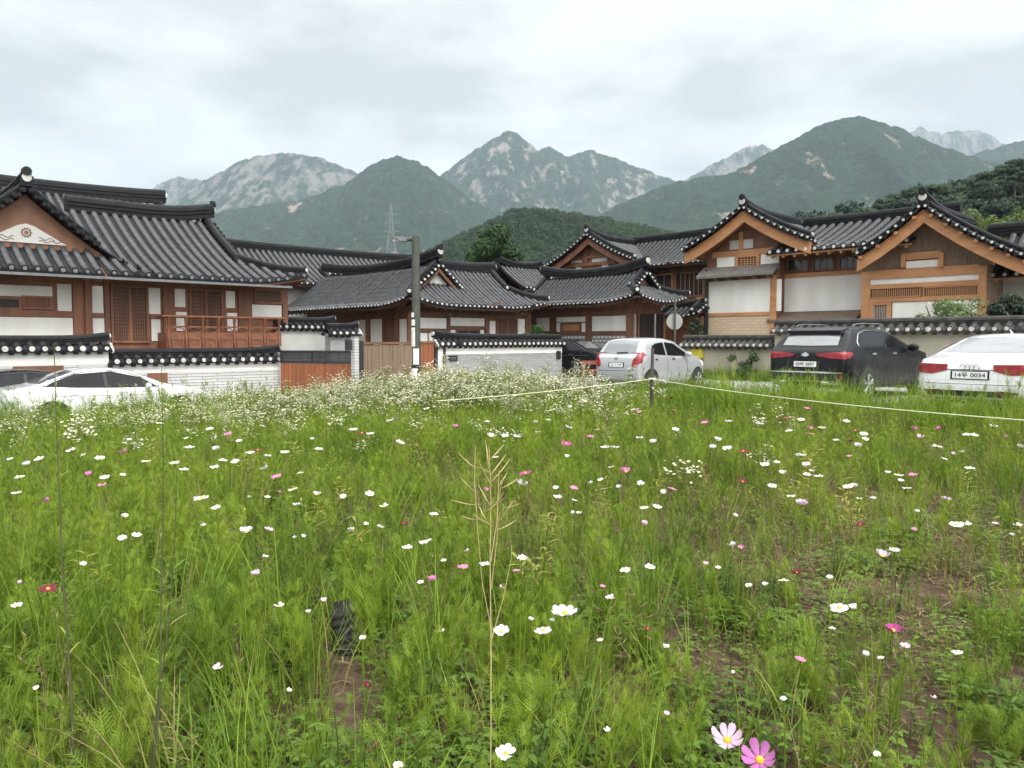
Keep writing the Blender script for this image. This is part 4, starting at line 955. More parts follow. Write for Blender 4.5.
for sd in (1, -1):
    k.patch('tail_lamp', 'rear', [(sd * .52, .72), (sd * .60, .66), (sd * .66, .70), (sd * .745, .80)], [(sd * .55, .86), (sd * .60, .92), (sd * .68, 1.05), (sd * .765, 1.08)], 'lamp_red', .014)
    ax = 'right' if sd < 0 else 'left'
    k.patch('tail_lamp', ax, [(.03, .75), (.14, .80), (.20, .96)], [(.03, 1.02), (.15, 1.06), (.26, 1.08)], 'lamp_red', .014)
    k.patch('side_window', ax, [(.62, 1.03), (.9, 1.0), (1.28, .985)], [(.72, 1.24), (.9, 1.31), (1.28, 1.345)], 'car_glass')
    k.patch('side_window', ax, [(1.36, .98), (1.9, .955), (2.38, .95)], [(1.36, 1.345), (1.8, 1.31), (2.34, 1.05)], 'car_glass')
    for xx in (1.32, 2.32): k.patch('door_seam', ax, [(xx, .32), (xx + .008, .32)], [(xx, .93), (xx + .008, .93)], 'trim_black', .003, 1, 8)
    for xx in (.78, 1.62): k.patch('door_handle', ax, [(xx - .045, .855), (xx + .045, .855)], [(xx - .045, .895), (xx + .045, .895)], 'trim_black', .02, 4, 2)
    k.patch('headlight', ax, [(3.2, .66), (3.5, .60)], [(3.0, .82), (3.42, .76)], 'lamp_clear', .01)
    k.mirror(2.22, 1.0, M['paint_silver'], sd)
k.patch('windscreen', 'top', [(1.98, .52), (2.66, .58)], [(1.98, -.52), (2.66, -.58)], 'car_glass')
k.wheels((.55, 2.93), .285); 
mb = MB(); mb.tube([(.55, 0, 1.46), (.42, 0, 1.60)], .008, 5); part('aerial', mb, M['trim_black'], k.root)
mb = MB(); mb.tube([(.10, .05, 1.06), (.115, -.32, 1.075)], .013, 5); part('rear_wiper', mb, M['trim_black'], k.root)

# ---- black crossover
x_, y_ = place(805, 360, 16.6)
k = Car('crossover_car', 'shiny black crossover car with roof rails and wide red tail lamps', (x_, y_, gzf(x_, y_) + .06), GA + R(-3),
        [(0, .66), (.02, 1.02), (.07, 1.09), (.14, 1.14), (.40, 1.44), (.50, 1.53), (.75, 1.58), (1.2, 1.605), (1.8, 1.605), (2.35, 1.56), (2.85, 1.37), (3.3, 1.17), (3.7, 1.10), (4.3, .99), (4.55, .85), (4.64, .70), (4.67, .5)],
        [(0, 1.0), (.4, 1.15), (1.2, 1.12), (2.4, 1.06), (3.4, 1.0), (4.2, .9), (4.67, .6)],
        [(0, .72), (.03, .82), (.10, .875), (.30, .905), (.8, .92), (3.4, .92), (4.1, .88), (4.45, .78), (4.62, .64), (4.67, .5)],
        [(0, .36), (.12, .30), (.5, .25), (4.2, .25), (4.55, .28), (4.67, .4)], .22, M['paint_black'])
k.patch('rear_window', 'rear', [(.62, 1.185), (0, 1.17), (-.62, 1.185)], [(.58, 1.43), (0, 1.455), (-.58, 1.43)], 'car_glass_rear')
mb = MB()
for dz, xo, hh in ((0, .30, .03),):
    v = [(.34, .62, 1.435), (.34, -.62, 1.435), (.34, .60, 1.50), (.34, -.60, 1.50), (.62, .64, 1.50), (.62, -.64, 1.50), (.66, .62, 1.565), (.66, -.62, 1.565)]
    mb.add(v, [(0, 1, 3, 2), (2, 3, 7, 6), (0, 4, 5, 1), (4, 6, 7, 5), (0, 2, 6, 4), (1, 5, 7, 3)])
part('roof_spoiler', mb, M['paint_black'], k.root)
for sd in (1, -1):
    ax = 'right' if sd < 0 else 'left'
    k.patch('tail_lamp', 'rear', [(sd * .30, .95), (sd * .55, .915), (sd * .84, .90)], [(sd * .22, 1.005), (sd * .55, 1.03), (sd * .85, 1.04)], 'lamp_red', .012)
    k.patch('tail_lamp', ax, [(.04, .90), (.18, .93), (.27, .98)], [(.04, 1.04), (.2, 1.045), (.30, 1.03)], 'lamp_red', .012)
    k.patch('reflector', 'rear', [(sd * .50, .50), (sd * .80, .50)], [(sd * .50, .56), (sd * .80, .57)], 'lamp_red', .012, 6, 3)
    k.patch('side_window', ax, [(.62, 1.185), (1.1, 1.175), (2.0, 1.13), (2.95, 1.09)], [(.82, 1.40), (1.1, 1.465), (2.0, 1.49), (2.62, 1.33)], 'car_glass', ni=20)
    P1 = [(.59, 1.165), (.58, 1.24), (.79, 1.425), (1.1, 1.488), (1.6, 1.51), (2.0, 1.51), (2.4, 1.43)]
    mb = MB(); pts = [k.hit(ax, a, b) for a, b in P1]; mb.tube([p + n_ * .008 for p, n_ in pts], .009, 6); part('window_trim', mb, M['chrome'], k.root)
    k.patch('window_pillar', ax, [(1.83, 1.14), (1.90, 1.14)], [(1.83, 1.485), (1.90, 1.485)], 'trim_black', .009, 1, 8)
    for xx in (1.88, 2.95): k.patch('door_seam', ax, [(xx, .42), (xx + .008, .42)], [(xx, 1.06), (xx + .008, 1.06)], 'trim_black', .003, 1, 8)
    for xx in (1.2, 2.2): k.patch('door_handle', ax, [(xx - .09, .985), (xx + .09, .985)], [(xx - .09, 1.02), (xx + .09, 1.02)], 'chrome', .02, 4, 2)
    k.patch('sill_trim', ax, [(1.15, .28), (3.35, .28)], [(1.15, .36), (3.35, .36)], 'trim_black', .02)
    k.mirror(2.92, 1.13, M['paint_black'], sd, 1.1)
    mb = MB(); mb.tube([(.75, sd * .64, 1.58), (.85, sd * .645, 1.63), (1.2, sd * .655, 1.655), (2.0, sd * .66, 1.65), (2.15, sd * .655, 1.60)], .012, 6); part('roof_rail', mb, M['tile_end_grey'], k.root)
    mb = MB(); mb.tube([(-.03, sd * .40, .40), (.02, sd * .74, .40)], .035, 8); part('exhaust_tip', mb, M['chrome'], k.root)
    k.patch('headlight', ax, [(4.2, .80), (4.55, .74)], [(4.0, .93), (4.45, .88)], 'lamp_clear', .01)
k.patch('rear_bumper', 'rear', [(.80, .40), (-.80, .40)], [(.84, .62), (-.84, .62)], 'trim_black', .02)
k.patch('bumper_trim', 'rear', [(.80, .60), (-.80, .60)], [(.80, .63), (-.80, .63)], 'chrome', .03, 12, 1)
k.patch('bumper_trim', 'rear', [(.74, .41), (-.74, .41)], [(.74, .45), (-.74, .45)], 'chrome', .035, 12, 1)
k.patch('emblem', 'rear', [(.08, .965), (0, .94), (-.08, .965)], [(.08, 1.0), (0, 1.03), (-.08, 1.0)], 'chrome', .02, 8, 3)
k.plate(0, .785, .50, .115, '25버 2897', .016)
k.patch('windscreen', 'top', [(2.4, .6), (3.25, .68)], [(2.4, -.6), (3.25, -.68)], 'car_glass')
mb = MB(); mb.tube([(.20, -.02, 1.20), (.235, -.40, 1.225)], .016, 5); part('rear_wiper', mb, M['trim_black'], k.root)
k.wheels((.93, 3.63), .355)

# ---- sedans
def sedan(name, label, loc, head, L_, W_, H_, pt, **kw):
    w = W_ / 2; f = L_ / 4.7; h = H_ / 1.43
    return Car(name, label, loc, head,
        [(0, .60 * h), (.02, .93 * h), (.07, .985 * h), (.30 * f, 1.02 * h), (.62 * f, 1.065 * h), (1.0 * f, 1.22 * h), (1.4 * f, 1.365 * h), (1.75 * f, 1.42 * h), (2.15 * f, 1.43 * h), (2.6 * f, 1.385 * h), (3.1 * f, 1.17 * h), (3.5 * f, 1.0 * h), (3.8 * f, .955 * h), (4.3 * f, .86 * h), (4.58 * f, .72 * h), (4.67 * f, .6 * h), (L_, .45 * h)],
        [(0, .88 * h), (.5 * f, .98 * h), (1.5 * f, .965 * h), (3.2 * f, .91 * h), (4.2 * f, .80 * h), (L_, .55 * h)],
        [(0, w * .80), (.04, w * .90), (.14, w * .955), (.45, w * .985), (1.0, w), (3.3 * f, w), (4.1 * f, w * .955), (4.45 * f, w * .84), (4.62 * f, w * .68), (L_, w * .5)],
        [(0, .34), (.12, .27), (.5, .2), (4.2 * f, .2), (4.55 * f, .24), (L_, .34)], .25, pt)
def sedan_parts(k, f, h, w, lamp=True):
    k.patch('rear_window', 'rear', [(w * .74, 1.085 * h), (0, 1.075 * h), (-w * .74, 1.085 * h)], [(w * .58, 1.335 * h), (0, 1.36 * h), (-w * .58, 1.335 * h)], 'car_glass_rear')
    k.patch('windscreen', 'top', [(2.66 * f, w * .62), (3.45 * f, w * .74)], [(2.66 * f, -w * .62), (3.45 * f, -w * .74)], 'car_glass')
    for sd in (1, -1):
        ax = 'right' if sd < 0 else 'left'
        k.patch('side_window', ax, [(.78 * f, 1.03 * h), (1.4 * f, 1.0 * h), (2.2 * f, .97 * h), (3.2 * f, .945 * h)], [(.95 * f, 1.12 * h), (1.42 * f, 1.285 * h), (2.2 * f, 1.33 * h), (2.85 * f, 1.17 * h)], 'car_glass', ni=24, off=.009)
        k.patch('window_pillar', ax, [(2.02 * f, .98 * h), (2.08 * f, .98 * h)], [(2.02 * f, 1.32 * h), (2.08 * f, 1.32 * h)], 'trim_black', .012, 1, 8)
        k.patch('sill_trim', ax, [(1.2 * f, .21), (3.4 * f, .21)], [(1.2 * f, .29), (3.4 * f, .29)], 'trim_black', .015)
        mb = MB(); pts = [k.hit(ax, a * f, b * h) for a, b in ((.74, 1.035), (.93, 1.135), (1.42, 1.30), (1.8, 1.335), (2.2, 1.345), (2.6, 1.27), (2.9, 1.165), (3.25, .94), (2.2, .958), (1.4, .99), (.74, 1.035))]; mb.tube([p + n_ * .009 for p, n_ in pts], .008, 5); part('window_trim', mb, M['trim_black'], k.root)
        k.patch('body_crease', ax, [(.35 * f, .815 * h), (4.1 * f, .735 * h)], [(.35 * f, .823 * h), (4.1 * f, .743 * h)], 'tile_end_grey', .0025, 24, 1)
        for xx in (2.05 * f, 3.15 * f): k.patch('door_seam', ax, [(xx, .33), (xx + .008, .33)], [(xx, .93 * h), (xx + .008, .93 * h)], 'trim_black', .003, 1, 8)
        for xx in (1.35 * f, 2.4 * f): k.patch('door_handle', ax, [(xx - .09, .83 * h), (xx + .09, .83 * h)], [(xx - .09, .865 * h), (xx + .09, .865 * h)], 'chrome', .02, 4, 2)
        k.patch('headlight', ax, [(4.2 * f, .62), (4.56 * f, .58)], [(4.05 * f, .74), (4.45 * f, .70)], 'lamp_clear', .01)
    k.wheels((.92 * f, 3.72 * f), .325)
# white sedan at the right edge, seen from behind
x_, y_ = place(970, 360, 13.1)
k = sedan('sedan_car', 'white sedan with four ring emblem, seen from behind at the right edge of the photo', (x_, y_, gzf(x_, y_) + .06), GA + R(-4), 4.7, 1.84, 1.44, M['paint_white'])
w_ = .92; sedan_parts(k, 1.0, 1.007, w_)
for sd in (1, -1):
    ax = 'right' if sd < 0 else 'left'
    k.patch('tail_lamp', 'rear', [(sd * .36, .80), (sd * .60, .735), (sd * .80, .745), (sd * .84, .76)], [(sd * .355, .90), (sd * .60, .905), (sd * .80, .91), (sd * .845, .905)], 'lamp_red', .012)
    k.patch('tail_lamp', ax, [(.05, .755), (.16, .79), (.28, .86)], [(.05, .905), (.18, .91), (.30, .905)], 'lamp_red', .012)
    k.mirror(3.02, .99, M['paint_white'], sd)
    k.patch('bumper_reflector', 'rear', [(sd * .42, .42), (sd * .72, .43)], [(sd * .42, .45), (sd * .72, .46)], 'lamp_red', .008, 5, 2)
k.patch('boot_seam', 'rear', [(.36, .803), (-.36, .803)], [(.36, .815), (-.36, .815)], 'trim_black', .003, 10, 1)
k.patch('plate_surround', 'rear', [(.30, .645), (-.30, .645)], [(.30, .795), (-.30, .795)], 'trim_black', .006)
k.plate(0, .72, .54, .118, '14우 0034', .012)
k.patch('bumper_crease', 'rear', [(.70, .565), (-.70, .565)], [(.70, .575), (-.70, .575)], 'tile_end_grey', .002, 10, 1)
k.patch('rear_valance', 'rear', [(.66, .36), (-.66, .36)], [(.70, .46), (-.70, .46)], 'trim_black', .008)
mb = MB()
for i in range(4):
    c, n_ = k.hit('rear', .105 - .07 * i, .862)
    mb.tube([(c.x - .014, c.y + .045 * math.cos(a), c.z + .045 * math.sin(a)) for a in np.linspace(0, 2 * math.pi, 17)], .0065, 5)
part('ring_emblem', mb, M['chrome'], k.root)
mb = MB(); bpy_pts = [(1.9, 0, 1.435), (1.78, 0, 1.50)]; mb.tube(bpy_pts, [.02, .008], 6); part('roof_aerial', mb, M['paint_white'], k.root)
# white sedan on the left, side on, and a darker car beyond it
pR = onz(2, 400, -.2); q = G(4.35, 20.72); gl = gzf(-9, 19) + .06
sR_ = S_at(-7, 20.6)
p_ = G(sR_, 20.6)
k = sedan('sedan_car', 'white sedan seen side-on at the left edge, its dark side glass above the flowers', (p_.x, p_.y, gl), GA, 4.7, 1.80, 1.43, M['paint_white'])
sedan_parts(k, 1.0, 1.007, .90)
for sd in (1, -1):
    ax = 'right' if sd < 0 else 'left'; k.mirror(2.93, .98, M['paint_white'], sd)
p_ = G(S_at(-85, 21.75), 21.80)
k = sedan('sedan_car', 'dark car parked tight behind the white sedan at the left edge, only its roof showing', (p_.x, p_.y, gl + .02), GA, 4.5, 1.62, 1.36, M['paint_black'])
sedan_parts(k, .957, .95, .81)
# dark car between the grey wall and the hatchback
p_ = G(22.95, 18.75); 
k = sedan('sedan_car', 'dark sedan half hidden between the grey brick wall and the silver hatchback', (p_.x + .0, p_.y, gzf(p_.x, p_.y) + .06), GA + R(90), 4.5, 1.78, 1.40, M['paint_black'])
sedan_parts(k, .957, .98, .89)
# ================================================================== street things
M['pole'] = mat('green_grey_pole_paint', (.055, .062, .052), .6, var=.2, scale=5)
M['white_paper'] = mat('white_notice', (.62, .62, .60), .7, var=.15, scale=8)
M['rope'] = mat('pale_yellow_rope', (.62, .60, .40), .8, var=.15, scale=30)
M['post_wood'] = mat('grey_weathered_stake', (.085, .075, .06), .85, c2=(.05, .045, .038), scale=6, stretch=(3, 3, .4))
M['yellow_plastic'] = mat('yellow_plastic', (.50, .43, .05), .55)
M['red_plastic'] = mat('faded_red_plastic', (.20, .05, .035), .6)
M['sign_white'] = mat('sign_back_white', (.24, .24, .22), .5, var=.15, scale=5)
M['pylon'] = mat('galvanised_steel', (.20, .21, .22), .6, var=.05)
# driveway gate, its pillar, plank fence and orange gate
gA, gB = G(S_at(280, 22.3), 22.3), G(S_at(352, 20.1), 20.1)
def along(k, z=0): p = gA.lerp(gB, k); return Vector((p.x, p.y, z))
d_ = (gB - gA); n_ = Vector((d_.y, -d_.x, 0)).normalized(); gang = math.atan2(d_.y, d_.x); gl_ = d_.length
def zpx(py, p): r = ray(512, py); return CAMZ + p.y * r.z / r.y
zt, zm = zpx(350.5, along(.5)), zpx(363.5, along(.5))
t = thing('driveway_gate', 'driveway gate with a black mesh upper half over orange boards', 'gate', (gA.x, gA.y, -.4), gang); OFF[t.name] = (0, 0, 0)
def gbox(x0, x1, y0, y1, z0, z1, name, m, parent=None): mb = MB(); mb.box(x0, x1, y0, y1, z0 + .4, z1 + .4); return part(name, mb, M[m], t, parent)
fr = MB()
for (x0, x1, z0, z1) in ((0, gl_, zt - .07, zt), (0, gl_, zm, zm + .06), (0, .07, zm, zt), (gl_ - .07, gl_, zm, zt), (gl_ * .43, gl_ * .43 + .06, zm, zt)): fr.box(x0, x1, -.03, .03, z0 + .4, z1 + .4)
part('gate_frame', fr, M['black_metal'], t)
ms = MB()
for k in range(60): x = .07 + (gl_ - .14) * k / 59; ms.box(x - .012, x + .012, -.008, .008, zm + .46, zt + .33)
for k in range(4): z = zm + (zt - zm) * (k + 1) / 5 + .4; ms.box(.07, gl_ - .07, .009, .02, z - .006, z + .006)
part('mesh_panel', ms, M['black_metal'], t)
bd = MB()
for k in range(18): x = gl_ * k / 18; bd.box(x + .004, x + gl_ / 18 - .004, -.02 + .006 * (k % 2), .025, .02, zm + .395)
part('board_panel', bd, M['wood_gate'], t)
# pillar
pp = G(S_at(354.5, 20.0), 20.0); mb = MB(); zt2 = zpx(336, pp); mb.box(-.075, .075, -.10, .10, 0, zt2 + .4)
pl = thing('gate_pillar', 'slim white brick pillar between the driveway gate and the plank fence', 'pillar', (pp.x, pp.y, -.4), GA); OFF[pl.name] = (0, 0, 0)
part('shaft', mb, M['brick_white'], pl); mb = MB(); mb.box(-.11, .11, -.14, .14, zt2 + .4, zt2 + .46); part('cap', mb, M['tile'], pl)
zi = zpx(345, pp); ip = at(348.5, 345, pp.y - .2)
mb = MB(); mb.box(-.09, .09, -.05, .05, -.16, .16); o = solo('mailbox', mb, M['black_metal'], 'small black letter box fixed at the left of the white pillar', 'letter box', (0, 0, 0)); o.location = (ip.x, ip.y, ip.z); o.rotation_euler = (0, 0, GA)
ip2 = at(343.5, 345, pp.y + 1.2); mb = MB(); mb.box(-.08, .08, -.02, .02, -.07, .07); o = solo('wall_plaque', mb, M['wood_rail'], 'small red plaque on the pale wall above the driveway gate', 'plaque'); 
q_ = G(S_at(344, 24.59), 24.56); q_.z = Z_at(345, ST(q_)[0], 24.56); o.location = q_; o.rotation_euler = (0, 0, GA)
# plank fence
tP = 20.05; f0, f1 = S_at(356, tP), S_at(420, tP); zf = Z_at(343.5, (f0 + f1) / 2, tP)
fn = house('plank_fence', 'weathered plank fence between the white pillar and the orange gate', f0, tP, -.35, 'fence')
mb = MB(); a = f0 + .25; random.seed(5)
while a < f1 - .1: wd = random.uniform(.11, .16); mb.box(a, a + wd - .008, tP + random.uniform(-.008, .008), tP + .03, -.35, zf - .03 + random.uniform(-.015, .015)); a += wd
part('plank_panel', mb, M['wood_weather'], fn)
mb = MB(); mb.box(f0, f1, tP - .03, tP + .05, zf - .02, zf + .05); part('top_rail', mb, M['wood_brown'], fn)
mb = MB(); mb.box(f0 - .05, f0 + .22, tP - .05, tP + .1, -.35, zf + .08); part('post', mb, M['black_metal'], fn)
g0, g1 = S_at(420.5, tP), S_at(437, tP)
og = house('garden_gate', 'orange board garden gate standing right of the street lamp', g0, tP, -.3, 'gate')
mb = MB()
for k in range(5): w_ = (g1 - .13 - g0) / 5; mb.box(g0 + k * w_ + .004, g0 + (k + 1) * w_ - .004, tP - .01 - .005 * (k % 2), tP + .03, -.3, zf)
part('board_panel', mb, M['wood_gate'], og); mb = MB(); mb.box(g1 - .12, g1, tP - .05, tP + .08, -.3, zf + .06); part('post', mb, M['black_metal'], og)
mb = MB(); mb.box(g0, g1, tP - .04, tP + .06, zf, zf + .07); part('lintel', mb, M['wood_brown'], og)
# plaques on the grey brick wall
def plaque(name, px0, px1, py0, py1, m, label, cat, letters=0):
    c = tM - .012; a0, a1, z0, z1 = pxr('t', c, px0, px1, py0, py1)
    h = house(name, label, (a0 + a1) / 2, c, z0, cat); mb = MB(); mb.box(a0, a1, c - .03, c, z0, z1); part('plate', mb, M[m], h)
    if letters:
        mb = MB(); random.seed(3)
        for k in range(letters):
            a = a0 + (a1 - a0) * (.22 + .66 * k / letters); wq = (a1 - a0) / letters * .42
            for zz in (.35, .5, .65): mb.box(a, a + wq, c - .034, c - .03, z0 + (z1 - z0) * zz - .008, z0 + (z1 - z0) * zz + .008)
            mb.box(a + wq * .4, a + wq * .6, c - .0335, c - .03, z0 + (z1 - z0) * .3, z0 + (z1 - z0) * .72)
        part('lettering', mb, M['tile_end_grey'], h)
plaque('house_number_sign', 448, 457, 355.5, 361, 'black_metal', 'black address sign with pale lettering on the grey brick wall', 'sign', 4)
plaque('meter_box', 442.5, 446, 355.5, 361.5, 'wood_weather', 'small brown meter box left of the black address sign', 'box')
plaque('intercom', 443, 445.3, 348.5, 354, 'black_metal', 'thin dark intercom on the white plaster band of the grey brick wall', 'intercom')
plaque('hatch_cover', 556.5, 560.5, 351, 359, 'black_metal', 'dark hatch near the right end of the grey brick wall', 'hatch')

# street lamp
lp = at(416.5, 380, 20.6); gz0 = gzf(lp.x, lp.y); ztop = at(414, 236.5, 20.6).z
t = thing('street_lamp', 'dark green street lamp pole with its flat lamp head pointing left', 'street lamp', (lp.x, lp.y, gz0)); OFF[t.name] = (0, 0, 0); Hh = ztop - gz0
mb = MB(); mb.tube([(0, 0, 0), (0, 0, 1.2), (0, 0, Hh)], [.125, .115, .10], 14); part('pole', mb, M['pole'], t)
mb = MB(); mb.tube([(.0, 0, Hh - .06), (-.18, 0, Hh - .07), (-.30, 0, Hh - .09)], [.075, .06, .05], 10); part('arm', mb, M['pole'], t)
mb = MB(); rows = []
for x, w2, z0, z1 in ((-.22, .05, -.12, -.03), (-.30, .10, -.13, -.01), (-.42, .12, -.10, -.01), (-.56, .10, -.06, -.015), (-.63, .04, -.045, -.02)):
    rows.append([(x, -w2, Hh + z0), (x, -w2 * .9, Hh + z1), (x, w2 * .9, Hh + z1), (x, w2, Hh + z0), (x, -w2, Hh + z0)])
mb.grid(np.array(rows), 0, False); lh = part('lamp_head', mb, M['tile_end_grey'], t)
mb = MB(); mb.box(-.58, -.32, -.08, .08, Hh - .115, Hh - .095); part('lens', mb, M['white_paper'], t, lh)
for z0, z1, a0, a1 in ((1.45, 1.95, 3.5, 4.6), (2.0, 2.16, 3.5, 4.6), (2.22, 2.34, 3.5, 4.4), (.98, 1.40, 4.1, 5.4), (.25, .9, 3.6, 5.0)):
    mb = MB(); r_ = .128; mb.grid(np.array([[(r_ * math.cos(a), r_ * math.sin(a), z) for z in (z0, z1)] for a in np.linspace(a0, a1, 9)]), 0, True); part('notice', mb, M['white_paper'], t)
mb = MB(); mb.tube([(0, 0, .88), (0, 0, .98)], .132, 14); part('band', mb, M['black_metal'], t)
# round sign seen from behind
sp = at(674.8, 340, 26.5); g_ = gzf(sp.x, sp.y)
t = thing('round_sign', 'round white sign on a thin dark post behind the silver hatchback', 'road sign', (sp.x, sp.y, g_)); OFF[t.name] = (0, 0, 0)
zc = at(674.8, 321.5, 26.5).z - g_
mb = MB(); mb.tube([(0, 0, 0), (0, 0, at(674.8, 300, 26.5).z - g_)], .035, 8); part('post', mb, M['pole'], t)
mb = MB(); mb.disc((0, .07, zc), (0, -1, .0), .275, 28, 0, .015); part('sign_disc', mb, M['sign_white'], t)
# things behind the hatchback
p = at(590.5, 373, 25.5); g_ = gzf(p.x, p.y) + .06
t = thing('barrier', 'faded red plastic barrier left of the silver hatchback', 'barrier', (p.x, p.y, g_), GA - R(45)); OFF[t.name] = (0, 0, 0)
for z0, z1 in ((.62, .74), (.36, .46)): mb = MB(); mb.box(-.28, .28, -.04, .04, z0, z1); part('rail', mb, M['red_plastic'], t)
for x in (-.24, .24): mb = MB(); mb.box(x - .035, x + .035, -.06, .06, 0, .615); part('leg', mb, M['red_plastic'], t)
p = at(696, 358, 26.8); 
mb = MB(); sq = ST(p); c = sR + .0
a0, a1, z0, z1 = pxr('s', sR + .015, 692, 704.5, 347.5, 358)
h = house('yellow_panel', 'yellow panel leaning on the beige wall above the silver hatchback bonnet', sR, (a0 + a1) / 2, 0, 'panel'); mb = MB(); mb.box(sR - .06, sR + .012, a0, a1, z0, z1); part('board', mb, M['yellow_plastic'], h)
mb = MB(); mb.box(sR - .05, sR - .01, (a0 + a1) / 2 - .04, (a0 + a1) / 2 + .04, 0, z0); part('leg', mb, M['post_wood'], h)

# rope fence
pb = onz(651.5, 424, 0.0); pb.z = gzf(pb.x, pb.y) + .0; dpost = pb.y; ptop = at(651.5, 348, dpost)
mb = MB(); hgt = ptop.z - pb.z
pts = [(random.uniform(-.006, .006), random.uniform(-.006, .006), hgt * k - .1 * (k == 0)) for k in np.linspace(0, 1, 7)]; mb.tube(pts, [.034, .032, .033, .031, .031, .029, .027], 9)
solo('rope_post', mb, M['post_wood'], 'grey wooden stake holding the pale rope in the meadow', 'post').location = pb
def rope(a, b, sagz, label, ext=None):
    pts = [a.lerp(b, k) - Vector((0, 0, sagz * 4 * k * (1 - k))) for k in np.linspace(0, 1, 25)]
    mb = MB(); mb.tube([p - a for p in pts], .0065, 6); o = solo('rope', mb, M['rope'], label, 'rope', (0, 0, 0)); o.location = a
ra = at(651.5, 379, dpost - .04)
rope(ra, at(1040, 421.5, 7.1), .06, 'pale yellow rope running from the stake to the right edge of the meadow')
rope(ra, at(437, 401, 12.2), .03, 'pale yellow rope running left from the stake into the white flowers')
mb = MB(); mb.tube([(.05 * math.cos(a), .05 * math.sin(a), .012 * a / 6.28) for a in np.linspace(0, 12.5, 40)], .01, 5); o = solo('rope_knot', mb, M['rope'], 'turns of pale rope tied round the wooden stake', 'rope'); o.location = (pb.x, pb.y, ra.z - .01)
t_end = at(437, 401, 12.2); mb = MB(); mb.tube([(0, 0, gzf(t_end.x, t_end.y) - t_end.z), (0, 0, .0)], .012, 6); o = solo('rope_post', mb, M['post_wood'], 'short stake sunk in the white flowers at the left end of the rope', 'post'); o.location = t_end
e_ = at(1040, 421.5, 7.1); mb = MB(); mb.tube([(0, 0, gzf(e_.x, e_.y) - e_.z), (0, 0, .12)], .035, 7); o = solo('rope_post', mb, M['post_wood'], 'stake at the right end of the rope just past the photo edge', 'post'); o.location = e_

# black corrugated plastic pot lying in the grass
pb = onz(350, 636, .06); g_ = gzf(pb.x, pb.y)
t = thing('plastic_pot', 'black ribbed plastic pot half buried in the near grass', 'pot', (pb.x, pb.y, g_), R(10)); OFF[t.name] = (0, 0, 0)
prf = [(.045, 0), (.050, .02), (.058, .05)]
for k in range(5): z = .05 + k * .045; prf += [(.062 + .004 * k, z), (.072 + .004 * k, z + .012), (.072 + .004 * k, z + .028), (.063 + .004 * k, z + .038)]
prf += [(.09, .275), (.09, .29), (.08, .288), (.055, .03), (.0, .03)]
mb = MB(); rot = Matrix.Rotation(R(-10), 4, 'Y') @ Matrix.Rotation(R(-12), 4, 'X')
mb.grid(np.array([[tuple(rot @ Vector((r_ * math.cos(a), r_ * math.sin(a), z - .02))) for a in np.linspace(0, 2 * math.pi, 25)] for r_, z in [(a_ * 1.0, (.29 - b_) * .85) for a_, b_ in prf]]), 0, True)
part('pot_shell', mb, M['rubber'], t)

# power pylon on the slope
D = 640; base = at(391.5, 262, D); topz = at(391.5, 204, D).z
t = thing('power_pylon', 'pale steel lattice pylon standing on the wooded slope behind the street lamp', 'pylon', (base.x, base.y, base.z - 10)); OFF[t.name] = (0, 0, 0)
Hp = topz - base.z + 10; wb, wt = 6.0, 1.1
def wz(z): k = min(1, z / (Hp * .62)); return wb + (wt * 1.4 - wb) * k if z < Hp * .62 else wt * 1.4 + (wt * .5 - wt * 1.4) * (z - Hp * .62) / (Hp * .38)
mb = MB(); lv = list(np.linspace(0, Hp, 12))
for i in range(11):
    z0, z1 = lv[i], lv[i + 1]; a, b = wz(z0), wz(z1)
    cs0 = [(-a, -a), (a, -a), (a, a), (-a, a)]; cs1 = [(-b, -b), (b, -b), (b, b), (-b, b)]
    for k in range(4):
        mb.tube([(*cs0[k], z0), (*cs1[k], z1)], .2, 5); k2 = (k + 1) % 4
        mb.tube([(*cs0[k], z0), (*cs1[k2], z1)], .11, 4); mb.tube([(*cs0[k2], z0), (*cs1[k], z1)], .11, 4); mb.tube([(*cs1[k], z1), (*cs1[k2], z1)], .11, 4)
part('tower', mb, M['pylon'], t)
for z, l_ in ((Hp * .60, 6.5), (Hp * .72, 5.8), (Hp * .84, 5.0)):
    mb = MB()
    for sd in (-1, 1):
        for yy in (-.8, .8): mb.tube([(sd * wz(z), yy, z), (sd * l_, 0, z + .6)], .16, 4)
        mb.tube([(sd * wz(z), 0, z + 1.8), (sd * l_, 0, z + .6)], .14, 4)
    part('cross_arm', mb, M['pylon'], t)
